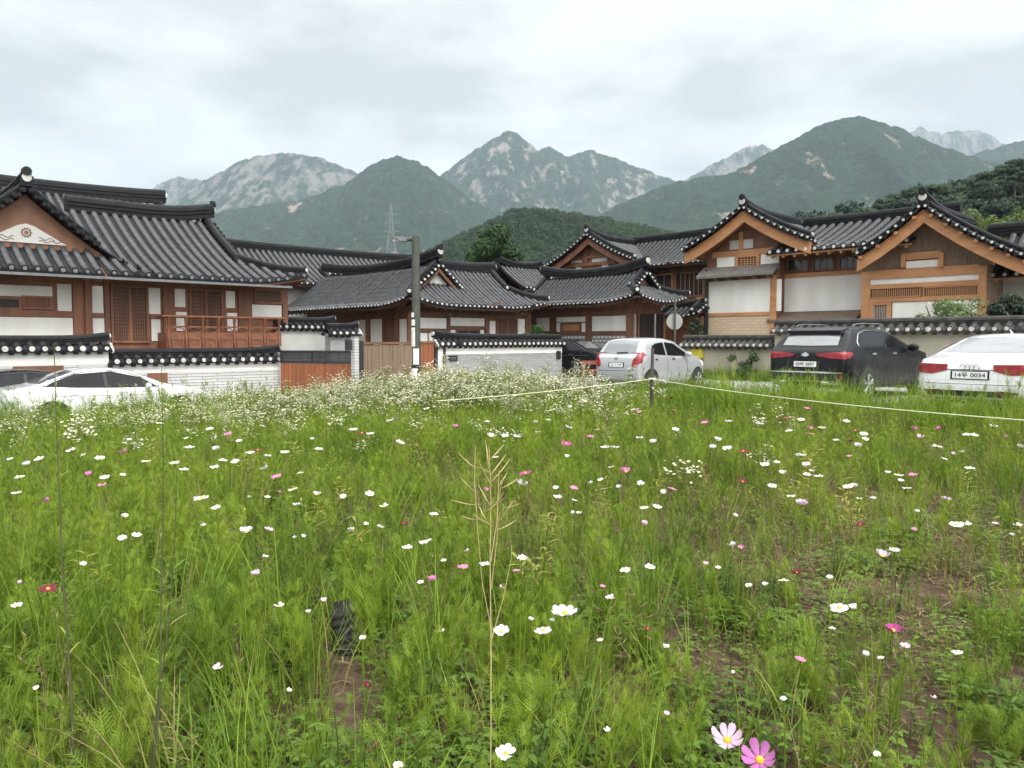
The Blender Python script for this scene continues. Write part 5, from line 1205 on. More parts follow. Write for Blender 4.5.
# ================================================================== plants of the meadow
M['grass'] = leaf_mat('meadow_grass', (.085, .15, .013), (.215, .32, .030), .40, .45, dry=(.29, .25, .09), dryamt=.10)
M['cosmos_leaf'] = leaf_mat('feathery_cosmos_leaf', (.098, .162, .014), (.225, .312, .027), .40, .5)
M['weed'] = leaf_mat('broad_weed_leaf', (.05, .10, .013), (.125, .205, .026), .35, .6)
M['yellow_weed'] = leaf_mat('yellowing_weed_leaf', (.20, .21, .035), (.36, .33, .08), .35, .6)
M['dry_stem'] = leaf_mat('dry_stem', (.09, .05, .03), (.24, .175, .09), .1, 1.0)
M['petal_small'] = leaf_mat('small_white_petal', (.52, .53, .42), (.62, .62, .54), .25, 2)
M['pollen'] = mat('yellow_flower_centre', (.55, .36, .03), .8, var=.2, scale=60)
def pet(name, c, c2):
    m, n, l, b = new_mat(name); b.inputs['Roughness'].default_value = .5; b.inputs['Specular IOR Level'].default_value = .2
    t = n.new('ShaderNodeTexCoord'); no = n.new('ShaderNodeTexNoise'); no.inputs['Scale'].default_value = 40; l.new(t.outputs['Object'], no.inputs[0])
    mx = n.new('ShaderNodeMixRGB'); mx.inputs[1].default_value = (*c, 1); mx.inputs[2].default_value = (*c2, 1); l.new(no.outputs['Fac'], mx.inputs[0]); l.new(mx.outputs[0], b.inputs['Base Color'])
    tr = n.new('ShaderNodeBsdfTranslucent'); l.new(mx.outputs[0], tr.inputs[0]); ms = n.new('ShaderNodeMixShader'); ms.inputs[0].default_value = .25
    l.new(b.outputs[0], ms.inputs[1]); l.new(tr.outputs[0], ms.inputs[2]); l.new(ms.outputs[0], n['Material Output'].inputs[0]); return m
PET = {'W': pet('white_petal', (.64, .63, .61), (.56, .54, .55)), 'L': pet('pale_pink_petal', (.66, .48, .60), (.58, .38, .52)), 'P': pet('pink_petal', (.62, .22, .42), (.50, .15, .33)),
       'V': pet('mauve_petal', (.46, .17, .40), (.38, .11, .33)), 'M': pet('magenta_petal', (.42, .06, .24), (.32, .04, .17)), 'R': pet('dark_red_petal', (.20, .015, .04), (.14, .01, .03))}

def rv(a=1): return Vector((random.uniform(-a, a), random.uniform(-a, a), 0))
def blade(mb, p, az, ln, wd, lean, bend, mt=0, seg=4, tip=.15):
    d = Vector((math.cos(az), math.sin(az), 0)); sd = Vector((-d.y, d.x, 0)); pts = [Vector(p)]; a = lean
    for k in range(seg):
        a2 = a + bend * (k + .5) / seg; pts.append(pts[-1] + (d * math.sin(a2) + Vector((0, 0, 1)) * math.cos(a2)) * (ln / seg))
    sd = (sd + d * random.uniform(-.5, .5)).normalized()
    mb.ribbon(pts, [wd * (.75, 1, .85, .6, tip)[min(k, 4)] if seg == 4 else wd * (1 - .85 * k / seg) for k in range(seg + 1)], sd, mt)
    return pts
def pinnate(mb, p, d, ln, wd, mt=0, pairs=5):
    d = d.normalized(); up = Vector((0, 0, 1)); sd = d.cross(up); sd = sd.normalized() if sd.length > .01 else Vector((1, 0, 0)); nrm = sd.cross(d)
    mb.ribbon([p, p + d * ln * .6, p + d * ln], [wd, wd, wd * .3], sd, mt)
    for k in range(pairs):
        q = p + d * ln * (.2 + .75 * k / pairs); l_ = ln * .42 * (1 - .55 * k / pairs)
        for s in (-1, 1):
            e = q + (d * .75 + sd * s * .75 + nrm * random.uniform(-.25, .35)).normalized() * l_
            w_ = nrm.cross(e - q).normalized() if True else sd
            mb.add([q - w_ * wd * .45, q + w_ * wd * .45, e + w_ * wd * .2, e - w_ * wd * .2], [(0, 1, 2, 3)], mt, True)
def stem(mb, p, h, lean, wd=.004, mt=0, seg=3, n=3):
    az = random.uniform(0, 6.28); pts = [Vector(p)]
    for k in range(seg): pts.append(pts[-1] + Vector((math.cos(az) * lean * (k + 1) / seg, math.sin(az) * lean * (k + 1) / seg, 1)).normalized() * h / seg)
    mb.tube(pts, [wd * (1 - .6 * k / seg) for k in range(seg + 1)], n, mt, False); return pts
def on(pts, k):
    k *= len(pts) - 1; i = min(int(k), len(pts) - 2); return pts[i].lerp(pts[i + 1], k - i)
def leaf(mb, p, d, ln, wd, mt=0, droop=.3):
    d = d.normalized(); sd = d.cross(Vector((0, 0, 1))); sd = sd.normalized() if sd.length > .01 else Vector((1, 0, 0))
    pts = [p + d * ln * k + Vector((0, 0, -droop * ln * k * k)) for k in (0, .3, .65, 1)]
    mb.ribbon(pts, [wd * .3, wd, wd * .8, wd * .08], sd, mt)
def lobed(mb, p, d, ln, mt=0):
    leaf(mb, p, d, ln, ln * .22, mt)
    sd = d.cross(Vector((0, 0, 1))).normalized()
    for k, f in ((.3, .55), (.55, .5)):
        for s in (-1, 1): leaf(mb, p + d.normalized() * ln * k * .8, (d.normalized() * .8 + sd * s), ln * f, ln * .16, mt)

def V_grass(i):
    mb = MB(); h = (.22, .34, .45, .30, .55)[i % 5]
    for k in range((15, 14, 12, 18, 10)[i % 5]):
        blade(mb, rv(.07), random.uniform(0, 6.28), h * random.uniform(.55, 1.15), random.uniform(.003, .006), random.uniform(.0, .25), random.uniform(.05, 1.0))
    return mb.mesh('grass_clump', M['grass'])
def V_cosmos(i):
    mb = MB(); h = (.30, .42, .52, .36, .24)[i % 5]
    for k in range((4, 4, 3, 5, 5)[i % 5]):
        pts = stem(mb, rv(.06), h * random.uniform(.7, 1.1), random.uniform(.05, .4), .0035)
        for j in range(6):
            q = on(pts, .15 + .85 * j / 6); a = random.uniform(0, 6.28)
            for s in (0, math.pi):
                pinnate(mb, q, Vector((math.cos(a + s), math.sin(a + s), random.uniform(.8, 2.0))), random.uniform(.05, .095), .0024, 0, 6)
    return mb.mesh('cosmos_plant', M['cosmos_leaf'])
def V_weed(i):
    mb = MB()
    for k in range(3 + i % 3):
        h = (.18, .28, .36, .22)[i % 4] * random.uniform(.7, 1.15); pts = stem(mb, rv(.07), h, random.uniform(.1, .5), .004)
        for j in range(8):
            q = on(pts, .1 + .9 * j / 8); a = random.uniform(0, 6.28); d = Vector((math.cos(a), math.sin(a), random.uniform(-.1, .6)))
            (lobed if i % 2 == 0 else lambda m_, q_, d_, l_: leaf(m_, q_, d_, l_, l_ * .38))(mb, q, d, random.uniform(.028, .052))
    return mb.mesh('weed_plant', M['weed'])
def V_yellow(i):
    mb = MB()
    for k in range(2 + i % 2):
        h = random.uniform(.3, .5); pts = stem(mb, rv(.05), h, .2, .004)
        for j in range(14):
            q = on(pts, .1 + .9 * j / 14); a = j * 2.4; leaf(mb, q, Vector((math.cos(a), math.sin(a), .5)), random.uniform(.06, .11), .016)
    return mb.mesh('yellow_weed_plant', M['yellow_weed'])
def V_clover(i):
    mb = MB()
    for k in range(40):
        p = rv(.13); h = random.uniform(.03, .12); p.z = h; r_ = random.uniform(.007, .014); a0 = random.uniform(0, 6.28)
        for j in range(3):
            a = a0 + j * 2.09; leaf(mb, p, Vector((math.cos(a), math.sin(a), .2)), r_ * 1.6, r_ * 1.2)
    return mb.mesh('clover_patch', M['weed'])
def V_dry(i):
    mb = MB()
    for k in range(5):
        pts = stem(mb, rv(.10), random.uniform(.2, .5), random.uniform(.1, .6), .0022)
        for j in range(5):
            q = on(pts, .4 + .6 * j / 5); a = random.uniform(0, 6.28); leaf(mb, q, Vector((math.cos(a), math.sin(a), .8)), .05, .004)
    return mb.mesh('dry_stem_clump', M['dry_stem'])
def V_litter(i):
    mb = MB()
    for k in range(34):
        p = rv(.22); p.z = random.uniform(.006, .03); a = random.uniform(0, 6.28); leaf(mb, p, Vector((math.cos(a), math.sin(a), random.uniform(-.05, .25))), random.uniform(.03, .11), random.uniform(.004, .010))
    return mb.mesh('litter_patch', M['dry_stem'])
def V_fleabane(i):
    mb = MB(); h = (.55, .70, .85, .62)[i % 4]
    for k in range(4):
        pts = stem(mb, rv(.08), h * random.uniform(.75, 1.1), random.uniform(.05, .3), .003)
        for j in range(7):
            q = on(pts, .1 + .6 * j / 7); a = random.uniform(0, 6.28); leaf(mb, q, Vector((math.cos(a), math.sin(a), .7)), random.uniform(.05, .09), .010)
        for j in range(12):
            q = on(pts, random.uniform(.62, .95)); e = pts[-1] + Vector((random.uniform(-.12, .12), random.uniform(-.12, .12), random.uniform(-.09, .06)))
            mb.tube([q, e], [.0016, .0012], 3, 0, False); r_ = random.uniform(.013, .021); nrm = Vector((random.uniform(-.5, .5), random.uniform(-.5, .5), 1)).normalized()
            t1 = nrm.cross(Vector((1, 0, 0))).normalized(); t2 = nrm.cross(t1); m_ = 8
            ring = [e + (t1 * math.cos(6.283 * q_ / m_) + t2 * math.sin(6.283 * q_ / m_)) * r_ * (1 if q_ % 2 else .86) for q_ in range(m_)]
            mb.add([e + nrm * .001] + ring, [(0, 1 + q_, 1 + (q_ + 1) % m_) for q_ in range(m_)], 1)
            mb.add([e + nrm * .004] + [e + nrm * .002 + (t1 * math.cos(6.283 * q_ / 5) + t2 * math.sin(6.283 * q_ / 5)) * r_ * .38 for q_ in range(5)], [(0, 1 + q_, 1 + (q_ + 1) % 5) for q_ in range(5)], 2)
    return mb.mesh('fleabane_plant', [M['cosmos_leaf'], M['petal_small'], M['pollen']])

def scatter(name, label, cat, meshes, P, rot, scl, idx):
    src = bpy.data.collections.new(name + '_kinds')
    for k, me in enumerate(meshes):
        o = bpy.data.objects.new('%s_%02d' % (me.name.split('.')[0], k), me); src.objects.link(o)
    me = bpy.data.meshes.new(name); me.from_pydata([tuple(p) for p in P], [], [])
    a = me.attributes.new('rot', 'FLOAT_VECTOR', 'POINT'); a.data.foreach_set('vector', np.asarray(rot, np.float32).ravel())
    a = me.attributes.new('scl', 'FLOAT_VECTOR', 'POINT'); a.data.foreach_set('vector', np.asarray(scl, np.float32).ravel())
    a = me.attributes.new('idx', 'INT', 'POINT'); a.data.foreach_set('value', np.asarray(idx, np.int32))
    o = link_mesh(name, me); tag(o, label, cat, kind='stuff')
    ng = bpy.data.node_groups.new(name + '_scatter', 'GeometryNodeTree')
    ng.interface.new_socket('Geometry', in_out='INPUT', socket_type='NodeSocketGeometry'); ng.interface.new_socket('Geometry', in_out='OUTPUT', socket_type='NodeSocketGeometry')
    n = ng.nodes; l = ng.links; gi = n.new('NodeGroupInput'); go = n.new('NodeGroupOutput')
    iop = n.new('GeometryNodeInstanceOnPoints'); ci = n.new('GeometryNodeCollectionInfo'); ci.inputs['Collection'].default_value = src
    ci.inputs['Separate Children'].default_value = True; ci.inputs['Reset Children'].default_value = True
    def na(nm, ty): x = n.new('GeometryNodeInputNamedAttribute'); x.data_type = ty; x.inputs['Name'].default_value = nm; return x.outputs['Attribute']
    l.new(gi.outputs[0], iop.inputs['Points']); l.new(ci.outputs[0], iop.inputs['Instance']); iop.inputs['Pick Instance'].default_value = True
    l.new(na('idx', 'INT'), iop.inputs['Instance Index'])
    e2r = n.new('FunctionNodeEulerToRotation'); l.new(na('rot', 'FLOAT_VECTOR'), e2r.inputs[0]); l.new(e2r.outputs[0], iop.inputs['Rotation']); l.new(na('scl', 'FLOAT_VECTOR'), iop.inputs['Scale'])
    l.new(iop.outputs[0], go.inputs[0]); md = o.modifiers.new('scatter', 'NODES'); md.node_group = ng
    return o
def zg(x, y): return gz(x, y) + sstep(30, 20, y) * sstep(-4, 0, y) * (fbm(x * .9, y * .9, 3, 5) - .5) * .10 - .01
POT = onz(346, 630, .12)
def pts_field(dens_max, dens, ymax=24.5):
    """random points over the meadow thinned by dens(x, y) in plants per square metre"""
    A = 40 * ymax; n_ = int(A * dens_max); x = rng.uniform(-20, 20, n_); y = rng.uniform(.35, ymax, n_)
    k = field_ok(x, y) & (np.abs(x) < .72 * y + 2.6) & (np.hypot(x, y) > .7)
    x, y = x[k], y[k]; u_ = np.clip(((x - POT.x) * -POT.x + (y - POT.y) * -POT.y) / (POT.x ** 2 + POT.y ** 2), 0, .22); k = (np.hypot(x - POT.x * (1 - u_), y - POT.y * (1 - u_)) > .13) | (rng.random(len(x)) < .12); x, y = x[k], y[k]; d = dens(x, y) / dens_max; k = rng.random(len(x)) < d; return x[k], y[k]
bare_c = onz(955, 598, 0)
def bare(x, y):
    """0 where soil shows: the dug patch at the right and gaps of the thin right-hand side"""
    b1 = np.hypot((x - bare_c.x) / .62, (y - bare_c.y) / .30); b1 = sstep(.6, 1.25, b1 + (fbm(x * 4, y * 4, 3, 9) - .5) * .8)
    b2 = np.hypot((x - 2.75) / .5, (y - 4.35) / .2); b2 = sstep(.6, 1.25, b2 + (fbm(x * 4, y * 4, 3, 19) - .5) * .8)
    thin = sstep(-.3, 1.6, x) * sstep(8.5, 5, y)
    b3 = 1 - thin * sstep(.47, .62, fbm(x * 1.1 + 7, y * 1.1, 3, 33)) * .42
    return b1 * b3 * (.15 + .85 * b2)
def left_lush(x, y): return sstep(1.2, -1.0, x)
def emit(name, label, cat, mk, nvar, x, y, smin, smax, tall=lambda x, y: 1.0, tilt=.12):
    n_ = len(x); P = np.stack([x, y, zg(x, y)], -1); s = rng.uniform(smin, smax, n_) * tall(x, y)
    rot = np.stack([rng.normal(0, tilt, n_), rng.normal(0, tilt, n_), rng.uniform(0, 6.28, n_)], -1)
    w_ = rng.uniform(.85, 1.25, n_); return scatter(name, label, cat, [mk(i) for i in range(nvar)], P, rot, np.stack([s * w_, s * w_, s], -1), rng.integers(0, nvar, n_))
far = lambda y: sstep(5, 12, y)
strip = lambda x, y: sstep(11.4, 12.2, x * CU + y * SU) * sstep(1.5, 3.5, x) * (1 - .25 * sstep(13.6, 15, x * CU + y * SU))      # rank grass between rope and cars
hgt = lambda x, y: (1 + .75 * sstep(-3.5, -7, x) * sstep(11, 15, y)) * (1 + .22 * sstep(16.6, 18, -x * SU + y * CU) * sstep(10, 8, x * CU + y * SU)) * (.84 + .45 * (fbm(x * .5, y * .5, 3, 77) - .35)) * (1 - .40 * sstep(-.2, 2.0, x) * sstep(9, 5, y)) * (1 + .65 * strip(x, y)) 
x, y = pts_field(78, lambda x, y: (42 - 14 * far(y)) * bare(x, y) * (.35 + 1.1 * fbm(x * .55, y * .55, 3, 3)) + 34 * strip(x, y))
emit('grass', 'long green grass blades mixed through the meadow', 'grass', V_grass, 10, x, y, .65, 1.3, hgt)
x, y = pts_field(44, lambda x, y: (40 - 10 * far(y)) * bare(x, y) * (.45 + .9 * fbm(x * .7 + 9, y * .7, 3, 4)) * (1 - .6 * strip(x, y)))
emit('cosmos_foliage', 'feathery pale green cosmos leaves filling the meadow', 'foliage', V_cosmos, 10, x, y, .65, 1.25, hgt)
x, y = pts_field(34, lambda x, y: (30 * sstep(6.5, 3.0, y) * (.07 + .93 * left_lush(x + .3, y)) + 4) * (.25 + .75 * bare(x, y)) * sstep(.36, .56, fbm(x * .8 + 3, y * .8, 3, 8)))
emit('weeds', 'dark broad-leaved weeds low in the near meadow', 'weeds', V_weed, 8, x, y, .7, 1.15)
x, y = pts_field(40, lambda x, y: 30 * sstep(8, 4, y) * (.12 + .88 * bare(x, y)))
emit('clover', 'low clover leaves covering the soil between the stems', 'ground cover', V_clover, 5, x, y, .7, 1.3)
x, y = pts_field(6, lambda x, y: sstep(3.6, 5.0, y) * 4.0 * sstep(.54, .64, fbm(x * .6 + 30, y * .6, 3, 12)) * bare(x, y) + .25)
emit('yellow_weeds', 'yellowing willow-leaved weeds scattered in the meadow', 'weeds', V_yellow, 5, x, y, .6, 1.1)
x, y = pts_field(15, lambda x, y: 4 + 10 * sstep(.42, .58, fbm(x * .6 + 60, y * .6, 3, 14)) * sstep(-2, 1.5, x))
emit('dry_stems', 'thin brown dry stems among the green', 'dry stems', V_dry, 5, x, y, .6, 1.1, tilt=.25)
x, y = pts_field(16, lambda x, y: 14 * sstep(9, 5, y))
emit('litter', 'straw and dead leaf litter lying on the soil', 'litter', V_litter, 4, x, y, .7, 1.3)
def fl(x, y):
    d = .25 * sstep(6, 9, y) + 1.6 * sstep(7, 12, y) * sstep(3.2, 1.2, x) * sstep(.42, .6, fbm(x * .5 + 11, y * .5, 3, 21))
    d += 7 * sstep(12.5, 16, y) * sstep(2.6, 1.0, x) * sstep(-10, -5, x) + 9 * np.exp(-((x + .9) ** 2 / 2.5 + (y - 15.8) ** 2 / 5)) + 10 * np.exp(-((x + 2.9) ** 2 / 2.5 + (y - 19.5) ** 2 / 6)) + 8 * np.exp(-((x - 1.7) ** 2 / .8 + (y - 14.4) ** 2 / 1.5))
    d += 1.5 * sstep(8, 14, y) * sstep(-1, -5, x) + 3 * sstep(12, 15, y) * sstep(-3, -6, x)
    return np.clip(d, 0, 20)
x, y = pts_field(20, fl)
emit('white_wildflowers', 'froth of tiny white fleabane flowers along the far edge of the meadow', 'wildflowers', V_fleabane, 8, x, y, .6, 1.05, lambda x, y: (1 + .2 * sstep(-3.5, -7, x)) * .82 + .38 * np.exp(-((x + 1.2) ** 2 / 2.5 + (y - 16.5) ** 2 / 5)) + .2 * sstep(15, 18, y))
# rank grass at the foot of the right-hand wall
n_ = 900; tt = rng.uniform(8, 15.4, n_); ss = 23.05 - np.abs(rng.normal(0, .55, n_)); x = ss * CU - tt * SU; y = ss * SU + tt * CU
P = np.stack([x, y, gz(x, y) + .04], -1); s = rng.uniform(.7, 1.5, n_)
scatter('wall_grass', 'rank grass at the foot of the beige stucco wall', 'grass', [V_grass(i) for i in range(4)] + [V_weed(i) for i in range(3)], P, np.stack([rng.normal(0, .1, n_), rng.normal(0, .1, n_), rng.uniform(0, 6, n_)], -1), np.stack([s] * 3, -1), rng.integers(0, 7, n_))

# ------------------------------------------------------------------ cosmos flowers, each where the photo shows it
FL = []
def crop(x0, y0, txt, sc=1024 / 340):
    for w_ in txt.split():
        a, b, c = w_.split(','); big = 1.0
        if c[-1] in '+-': big = 1.35 if c[-1] == '+' else .7; c = c[:-1]
        FL.append((x0 + float(a) / sc, y0 + float(b) / sc, c, big))
crop(0, 360, '''50,403,W 370,280,P 572,266,W+ 440,305,W 525,313,W 552,332,W 316,353,W 308,378,P 268,347,P 645,325,W 672,302,W 708,308,W 752,279,W 797,328,W 858,277,W 882,390,W 955,406,W 606,416,W+ 650,447,W
377,473,W 368,536,W 412,527,W 742,518,W+ 769,646,L 841,740,W 250,615,W- 50,742,W 58,673,L- 808,512,L 798,592,W- 889,536,W- 914,533,W- 832,351,P 688,224,P 632,210,W+ 776,272,R 137,425,P 612,497,W- 80,316,W 60,352,W
302,298,W 214,273,W 250,287,W- 370,345,W- 805,414,W- 752,414,W- 895,436,W 808,290,W 145,690,R+ 650,270,W 845,400,P- 120,300,W 30,300,W- 480,190,W 560,235,W- 590,185,W- 390,240,W- 720,245,W- 790,200,W- 940,240,W- 960,270,W 905,340,W-''')
crop(340, 360, '''66,220,R 40,212,W+ 92,224,W 181,251,W 350,202,P 454,231,W+ 497,230,W 533,232,W 444,187,W 681,252,M+ 558,341,M+ 548,376,W+ 755,233,P 797,265,W 827,265,W 898,158,P+ 998,117,R 1006,151,R- 1010,211,W 942,249,W 902,236,W
860,337,P+ 705,385,P 654,414,W 706,424,W- 752,371,W- 785,362,W- 839,384,W- 793,388,W- 906,376,W 972,402,W 1000,388,P 916,445,W 956,442,W 918,496,L 934,623,W 858,633,W 791,683,P- 815,717,L 133,440,W 90,406,W 283,467,W 78,496,W-
123,504,W 35,513,W 193,493,R- 203,564,W 251,552,W 267,543,W- 312,605,W- 278,663,P 436,617,W 548,598,W 531,634,P- 371,623,P 380,576,W- 243,671,W- 488,686,L- 440,392,P- 470,292,L- 683,292,W- 818,322,W- 596,217,W- 688,204,W 690,143,W
735,125,W 260,146,W 152,184,W 775,210,P- 590,188,W- 628,182,W- 650,384,W- 700,462,W- 720,460,W- 8,416,W''')
crop(684, 360, '''228,194,W+ 135,186,W 307,176,R 372,148,P 351,179,W 381,207,P 416,204,W 380,222,P 317,215,W 489,186,W 516,213,R 541,222,W 499,245,R- 547,240,W 523,260,W 458,243,W- 498,289,P- 102,243,W 130,268,W+ 85,265,W 178,275,R 64,190,P+
352,289,W+ 368,313,L 244,317,W 297,342,W 280,307,W- 370,347,W 405,352,W 265,382,W 323,412,W 354,435,L+ 176,367,R 384,335,L- 494,385,W 512,382,W 615,337,W- 647,347,W 689,348,P 653,362,W- 671,386,W 528,418,W- 571,417,W- 788,419,L
763,260,W 834,278,W- 784,299,W- 860,326,W 813,285,L- 694,209,P 763,209,P 712,233,L 852,227,W 875,226,W 932,200,W 1015,263,W 968,232,P- 821,496,W+ 852,494,W 938,494,L- 1006,498,W 987,528,W- 532,498,R 693,511,P- 634,571,L 598,591,L+
142,559,W 172,567,P- 66,615,L- 102,626,W- 301,664,W 340,642,R 195,680,W- 244,678,W- 467,747,W+ 513,748,W 702,458,W- 155,470,W- 440,655,W-''')
crop(0, 513, '657,465,L 870,536,W- 110,530,W- 975,262,L- 930,300,W-')
crop(340, 513, '307,356,W- 485,358,W 613,354,L+ 677,303,W+ 85,522,R 500,725,W+ 175,762,W 68,377,W- 575,322,W- 982,402,W- 783,382,L- 927,348,R- 983,606,L- 804,652,W- 640,326,W-')
crop(684, 513, '130,685,L+ 228,745,V+ 350,440,P 545,428,W 593,438,W- 630,355,M+ 665,402,L 447,347,W- 822,420,W 300,560,W- 145,482,W- 749,555,W- 582,727,W-')
def head_mesh(col, cup, petals, r=.036, wf=.64):
    mb = MB()
    for k in range(petals):
        a = 6.283 * k / 8 + random.uniform(-.06, .06); d = Vector((math.cos(a), math.sin(a), 0)); s = Vector((-d.y, d.x, 0)); rr = r * random.uniform(.9, 1.08); cu = cup + random.uniform(-.12, .12)
        rows = []
        for f, w_ in ((.10, .10), (.35, .30), (.62, .46), (.84, .50), (.95, .44), (1.0, .34)):
            p = d * (rr * f * math.cos(cu * f)) + Vector((0, 0, rr * f * math.sin(cu * f)))
            row = []
            for q in (-1, -.5, 0, .5, 1):
                nt_ = (.04 * rr * (1 if abs(q) == .5 else (-.6 if q else 0))) if f == 1.0 else 0
                row.append(tuple(p + s * (rr * w_ * wf * q) + d * nt_ + Vector((0, 0, -.05 * rr * q * q + .03 * rr * (abs(q) == .5)))))
            rows.append(row)
        mb.grid(np.array(rows), 0, True)
    return mb.mesh('petals', PET[col])
def centre_mesh():
    mb = MB(); rows = []
    for f, z in ((1.0, -.002), (1.0, .002), (.75, .006), (.4, .0085), (.02, .009)): rows.append([(.0085 * f * math.cos(t), .0085 * f * math.sin(t), z) for t in np.linspace(0, 6.283, 11)])
    mb.grid(np.array(rows), 0, True); mb.tube([(0, 0, -.010), (0, 0, -.002)], [.003, .007], 7, 1)
    return mb.mesh('flower_centre', [M['pollen'], M['weed']])
HEADS = {}
for c in 'WLPVMR':
    HEADS[c] = [head_mesh(c, cu, n_) for cu, n_ in ((.12, 8), (.38, 8), (.62, 7), (.3, 7), (.75, 6))]
SLIM = {c: head_mesh(c, .55, 8, .036, .44) for c in 'LV'}
CEN = centre_mesh()
SM = []
for k in range(4):
    mb = MB(); dx, dy = random.uniform(-.03, .03), random.uniform(-.03, .03)
    mb.tube([(dx * (1 - q) * 4 * q + 0, dy * (1 - q) * 4 * q, q) for q in np.linspace(0, 1, 6)], [.003, .0028, .0024, .002, .0018, .0018], 5, 0, False); SM.append(mb.mesh('stem', M['cosmos_leaf']))
CN = {'W': 'white', 'L': 'pale pink', 'P': 'pink', 'V': 'mauve', 'M': 'magenta', 'R': 'dark red'}
SPEC = {}
def near_to(a, b, t=5): return abs(a[0] - b[0]) < t and abs(a[1] - b[1]) < t
spec = [((727, 740), 'large pale pink cosmos with open petals at the bottom edge of the meadow'), ((760, 760), 'large mauve cosmos cut by the bottom edge, right of the pale pink one'),
        ((565, 613.6), 'wide-petalled white cosmos up and right of the round pale cosmos'), ((543.5, 630.5), 'round pale pink cosmos just below the wide-petalled white one'),
        ((501, 632), 'white cosmos touching the pale dry stalk'), ((506, 753.7), 'white cosmos flat open at the foot of the dry stalk'), ((893, 631), 'magenta cosmos near the bare soil'),
        ((905, 646), 'half white half pink cosmos below the magenta one'), ((566, 443.7), 'bright magenta cosmos above and right of the dry stalk'), ((525.5, 473), 'magenta cosmos beside the tips of the dry stalk'),
        ((368, 686), 'small dark red cosmos low in the near grass'), ((839, 608), 'white cosmos with a second white one touching its right'), ((246.5, 532), 'bright white cosmos alone in the left meadow'),
        ((218, 667), 'pale cosmos with drooping petals alone in the near left grass'), ((886, 556), 'pair cosmos, the pale cupped one facing left above the bare soil')]
zones = {}
for (px, py, c, big) in FL:
    lab = None
    for q, tx in spec:
        if near_to((px, py), q, 4): lab = tx
    zx = 0 if px < 340 else (1 if px < 684 else 2); zy = 0 if py < 440 else (1 if py < 545 else 2)
    zones.setdefault((zx, zy, c), []).append((px, py, big, lab))
ZX = ('left', 'middle', 'right'); ZY = ('far', 'mid-distance', 'near')
for (zx, zy, c), lst in zones.items():
    rest = [f for f in lst if not f[3]]
    for (px, py, big, lab) in lst:
        if (px, py) and lab and 'half white' in lab: pass
        hh = random.uniform(.42, .52) if py > 560 else random.uniform(.45, .58)
        zgd = 0
        for _ in range(4): H = onz(px, py, zgd + hh); zgd = gzf(H.x, H.y)
        d = H.y; hz_ = H.z - zgd
        tpx = (8.5 if py < 440 else 10 if py < 545 else 11.5) * (1.5 if big > 1.1 else .66 if big < .9 else 1)
        for q, v_ in (((727, 740), 38), ((760, 760), 42), ((565, 613.6), 28), ((543.5, 630.5), 18), ((501, 632), 17), ((506, 753.7), 23), ((893, 631), 19), ((839, 608), 20)):
            if near_to((px, py), q, 4): tpx = v_
        sc = max(.28, min(1.35, tpx * d / FPX / .075)) * random.uniform(.94, 1.06)
        gname = '%s cosmos in the %s %s of the meadow' % (CN[c], ZY[zy], ZX[zx])
        if lab is None: lab2 = ('%s cosmos flower, one of those in the %s %s part of the meadow' if len(rest) > 1 else '%s cosmos flower, the only one in the %s %s part of the meadow') % (CN[c], ZY[zy], ZX[zx])
        else: lab2 = lab
        t = thing('cosmos_flower', lab2, 'flower', (H.x, H.y, zgd - .02), random.uniform(0, 6.28), gname if len(lst) > 1 else None)
        st = link_mesh('stem', random.choice(SM), t); st.scale = (1, 1, hz_ + .02)
        hv = random.choice((0, 0, 1, 1, 2, 3, 4)) if py < 730 else 3
        tilt = random.uniform(.0, .38) if py < 700 else (.5 if py > 735 and px > 700 else .3)
        pe = link_mesh('petals', SLIM[c] if c in SLIM and py > 730 and px > 700 else HEADS[c][hv], t); pe.location = (0, 0, hz_ + .02); pe.scale = (sc,) * 3
        az = (-math.pi / 2 + random.uniform(-1.0, 1.0)) - t.rotation_euler.z       # heads lean towards the light
        if d > 2.4 and random.random() < .3: az += random.uniform(-2, 2)
        ax = Vector((-math.sin(az), math.cos(az), 0)); pe.rotation_mode = 'QUATERNION'
        from mathutils import Quaternion
        pe.rotation_quaternion = Quaternion(ax, tilt) @ Quaternion((0, 0, 1), random.uniform(0, 6.28))
        ce = link_mesh('flower_centre', CEN, t); ce.location = pe.location; ce.scale = pe.scale; ce.rotation_mode = 'QUATERNION'; ce.rotation_quaternion = pe.rotation_quaternion

# ------------------------------------------------------------------ single tall stalks
M['straw'] = mat('straw_coloured_stalk', (.42, .33, .15), .7, var=.2, scale=20)
M['pod'] = mat('dry_seed_pod', (.38, .29, .14), .65, var=.25, scale=30)
M['dark_stem'] = mat('dark_weed_stem', (.07, .075, .03), .7, var=.25, scale=20)
b = at(490, 790, 2.35); b.z = gzf(b.x, b.y)
t = thing('dry_stalk', 'pale dry rapeseed stalk with curved pods standing in the middle of the meadow', 'dry plant', tuple(b)); OFF[t.name] = tuple(b)
K = lambda px, py: at(px, py, 2.35)
mb = MB(); mb.tube([b, K(491, 720), K(491, 640), K(490, 560), K(491, 500), K(489, 445)], [.0025, .0024, .0022, .0019, .0015, .0009], 6); part('stem', mb, M['straw'], t)
for pl in ([(490, 625), (482, 585), (478, 530), (475, 480), (475, 446)], [(491, 640), (503, 600), (511, 560), (512, 545)], [(491, 590), (497, 540), (498, 500), (503, 478)], [(491, 560), (497, 520), (499, 470)]):
    mb = MB(); mb.tube([K(*q) + Vector((0, random.uniform(-.02, .02), 0)) for q in pl], [0.0015 * (1 - .5 * i / len(pl)) for i in range(len(pl))], 5); part('side_stem', mb, M['straw'], t)
